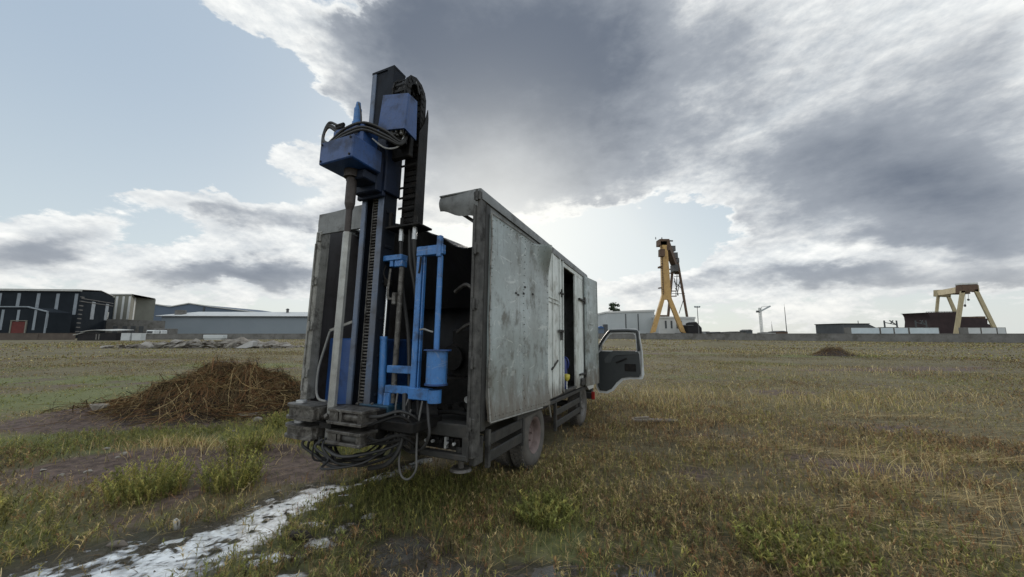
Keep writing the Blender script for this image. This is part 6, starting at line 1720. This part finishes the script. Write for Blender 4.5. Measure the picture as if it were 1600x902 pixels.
weed_bush('dry_stalks', 'tall pale dry stalks standing at the right foreground edge', 4.05, 3.05, 0.5, 0.62, 26, ['straw', 'pale', 'rust'], [3, 3, 1], None, 0.05, 9, 'dry plant')
weed_bush('dry_stalks', 'arching dry stalks beside the raked straw right of the middle', 4.95, 4.55, 0.5, 0.42, 26, ['straw', 'pale', 'rust'], [3, 3, 1], None, 0.04, 8, 'dry plant')
weed_bush('dry_stalks', 'reddish dry twiggy plant in front of the truck near the grey puddle', -0.35, 3.42, 0.42, 0.20, 60, ['rust', 'straw', 'brown'], [4, 2, 2], None, 0.03, 9, 'dry plant')
weed_bush('dry_stalks', 'small orange brown dry plant beside the yellow green weed', 0.02, 3.05, 0.25, 0.15, 40, ['rust', 'straw'], [4, 2], None, 0.03, 8, 'dry plant')


# ------------------------------------------------------------------ brush pile
def brush_height(x, y):
    g = lambda cx, cy, sx, sy, h: h * np.exp(-(np.abs((x - cx) / sx) ** 2.2 + np.abs((y - cy) / sy) ** 2.2))
    z = g(0.25, 0, 0.92, 0.95, 1.0) + g(-0.9, -0.35, 0.6, 0.7, 0.30) + g(1.15, -0.1, 0.75, 0.8, 0.42) + g(-2.0, -0.6, 0.8, 0.40, 0.13) + g(1.9, 0.0, 0.5, 0.6, 0.2) - g(0.95, -0.75, 0.45, 0.4, 0.28) + g(-0.2, -0.7, 0.5, 0.35, 0.22)
    return 0.74 * z * (0.50 + 1.0 * fbm(x + 60, y + 60, 2.4, 91))


def brush_pile(name, label, x0, y0, s, n, cat='brush pile'):
    z0 = float(height(np.array([x0]), np.array([y0]))[0])
    o = empty(name, (x0, y0, z0)); tag(o, label, cat)
    mb = MB(); mb.sheet(70, 44, lambda a, b: ((-3.2 + 6.0 * a) * s, (-1.7 + 3.4 * b) * s, float(brush_height(np.array(-3.2 + 6.0 * a), np.array(-1.7 + 3.4 * b))) * s * 0.95 - 0.05 + 0.04 * math.sin(a * 90) * math.sin(b * 70) * s))
    mb.build('mound', mat('pile_earth', (0.06, 0.042, 0.034), (0.022, 0.017, 0.014), 9, 0.95, bump=0.02), o)
    K = 6
    x = rng.normal(0.1, 1.25, n); y = rng.normal(-0.1, 0.62, n)
    k = brush_height(x, y) > 0.05; x, y = x[k], y[k]; n = len(x)
    L = rng.gamma(3.0, 0.15, n) + 0.08; a = rng.uniform(0, 6.28, n); bend = rng.normal(0, 0.9, n)
    t = np.linspace(-0.5, 0.5, K)
    ang = a[:, None] + bend[:, None] * t[None, :]
    px = x[:, None] + np.cos(ang) * t[None, :] * L[:, None]; py = y[:, None] + np.sin(ang) * t[None, :] * L[:, None]
    hz_ = brush_height(px, py) + np.abs(rng.normal(0.0, 0.045, n))[:, None] + (rng.normal(0, 0.22, n)[:, None] * t[None, :]) + 0.05 * (0.25 - t[None, :] ** 2) * rng.uniform(0, 2.5, n)[:, None]
    P = np.stack([px, py, hz_], -1) * s
    S1 = np.stack([-np.sin(a), np.cos(a), np.zeros(n)], -1); S2 = np.tile(np.array([[0, 0, 1.0]]), (n, 1))
    cl = fbm(x + 9, y + 9, 1.6, 95)[:, None]; col = pick(['straw', 'rust', 'brown', 'pale', 'dark'], [3.2, 4.5, 4, 1.0, 4], n) * (0.10 + 1.20 * cl) * np.array([0.90, 0.86, 0.84]); W = np.repeat((rng.choice([0.0018, 0.0028, 0.0042, 0.007], n, p=[.35, .35, .22, .08]) * s)[:, None], K, 1)
    mesh_of('dry_stems', [ribbons(P, W, S1, col), ribbons(P, W, S2, col * 0.9)], M_stem, o)
    return o


brush_pile('brush_pile', 'large tangled heap of dry brown plant stems on the field left of the truck', -6.55, 8.25, 1.04, 7000)
brush_pile('brush_pile', 'small distant mound of dry brush right of the open cab door', 23.6, 27.3, 0.75, 900)

# ------------------------------------------------------------------ stones and odds and ends
def stone(label, x, y, r, squash, seed, m, name='stone', sink=0.25):
    z = float(height(np.array([x]), np.array([y]))[0])
    o = MB().hull((0, 0, 0), r, seed, squash, 26).build(name, m, None, 28); o.location = (x, y, z + r * squash[2] * (1 - sink))
    tag(o, label, 'stone'); return o


M_stone = mat('pale_field_stone', (0.30, 0.275, 0.235), (0.20, 0.18, 0.15), 6, 0.85, bump=0.01, grime=(0.10, 0.08, 0.06), grime_amt=0.4, gscale=5)
stone('rounded pale boulder in the stems at the left tail of the brush pile', -8.15, 7.35, 0.13, (1.35, 1.0, 0.72), 3, M_stone)
stone('flat pale stone lying before the right foot of the brush pile', -5.15, 7.35, 0.17, (1.5, 0.9, 0.42), 5, M_stone)
stone('flat brown stone beside the pale water track at lower left', -3.10, 3.08, 0.06, (1.5, 0.8, 0.40), 8, mat('brown_field_stone', (0.17, 0.14, 0.115), (0.10, 0.085, 0.07), 8, 0.9, bump=0.01))
stone('small upright white pebble on the soil beside the pale water track', -2.86, 3.30, 0.04, (0.7, 0.7, 1.4), 11, mat('white_pebble', (0.55, 0.54, 0.50), (0.46, 0.45, 0.42), 9, 0.7), 'pebble', 0.1)
stone('dark muddy clod sitting at the right edge of the pale water', -1.72, 3.15, 0.085, (1.3, 0.9, 0.6), 14, mat('dark_clod', (0.04, 0.033, 0.027), (0.025, 0.02, 0.017), 14, 0.9, bump=0.02), 'mud_clod')
stone('small grey stone beside the right stones under the brush pile', -4.75, 7.0, 0.09, (1.3, 1, 0.6), 17, M_stone)
rr = random.Random(31)
for k in range(26):
    x, y = rr.uniform(-6.5, -2.4), rr.uniform(3.9, 7.0)
    z = float(height(np.array([x]), np.array([y]))[0]); r_ = rr.uniform(0.018, 0.05)
    o = MB().hull((0, 0, 0), r_, 200 + k, (1.2, 0.9, 0.6), 13).build('small_stone', M_stone, None, 28); o.location = (x, y, z + r_ * 0.25)
    tag(o, 'small pale stone scattered on the bare soil and grass left of the truck', 'stone', 'small stones on the left of the field')
o = empty('plank', (2.75, 7.22, float(height(np.array([2.75]), np.array([7.2]))[0]) + 0.03), (0, 0, R(-6)))
tag(o, 'weathered grey plank lying in the grass right of the truck', 'plank')
MB().box(-0.42, 0.42, -0.09, 0.09, 0.0, 0.035, 0.004).build('board', mat('weathered_wood', (0.20, 0.17, 0.135), (0.10, 0.085, 0.07), 5, 0.85, bump=0.004, streak=0.3), o)
MB().bar((-0.38, 0.0, 0.045), (-0.10, 0.05, 0.06), 0.05, 0.025).build('batten', MATS['weathered_wood'], o)
q = Vector((0, 0, 0))
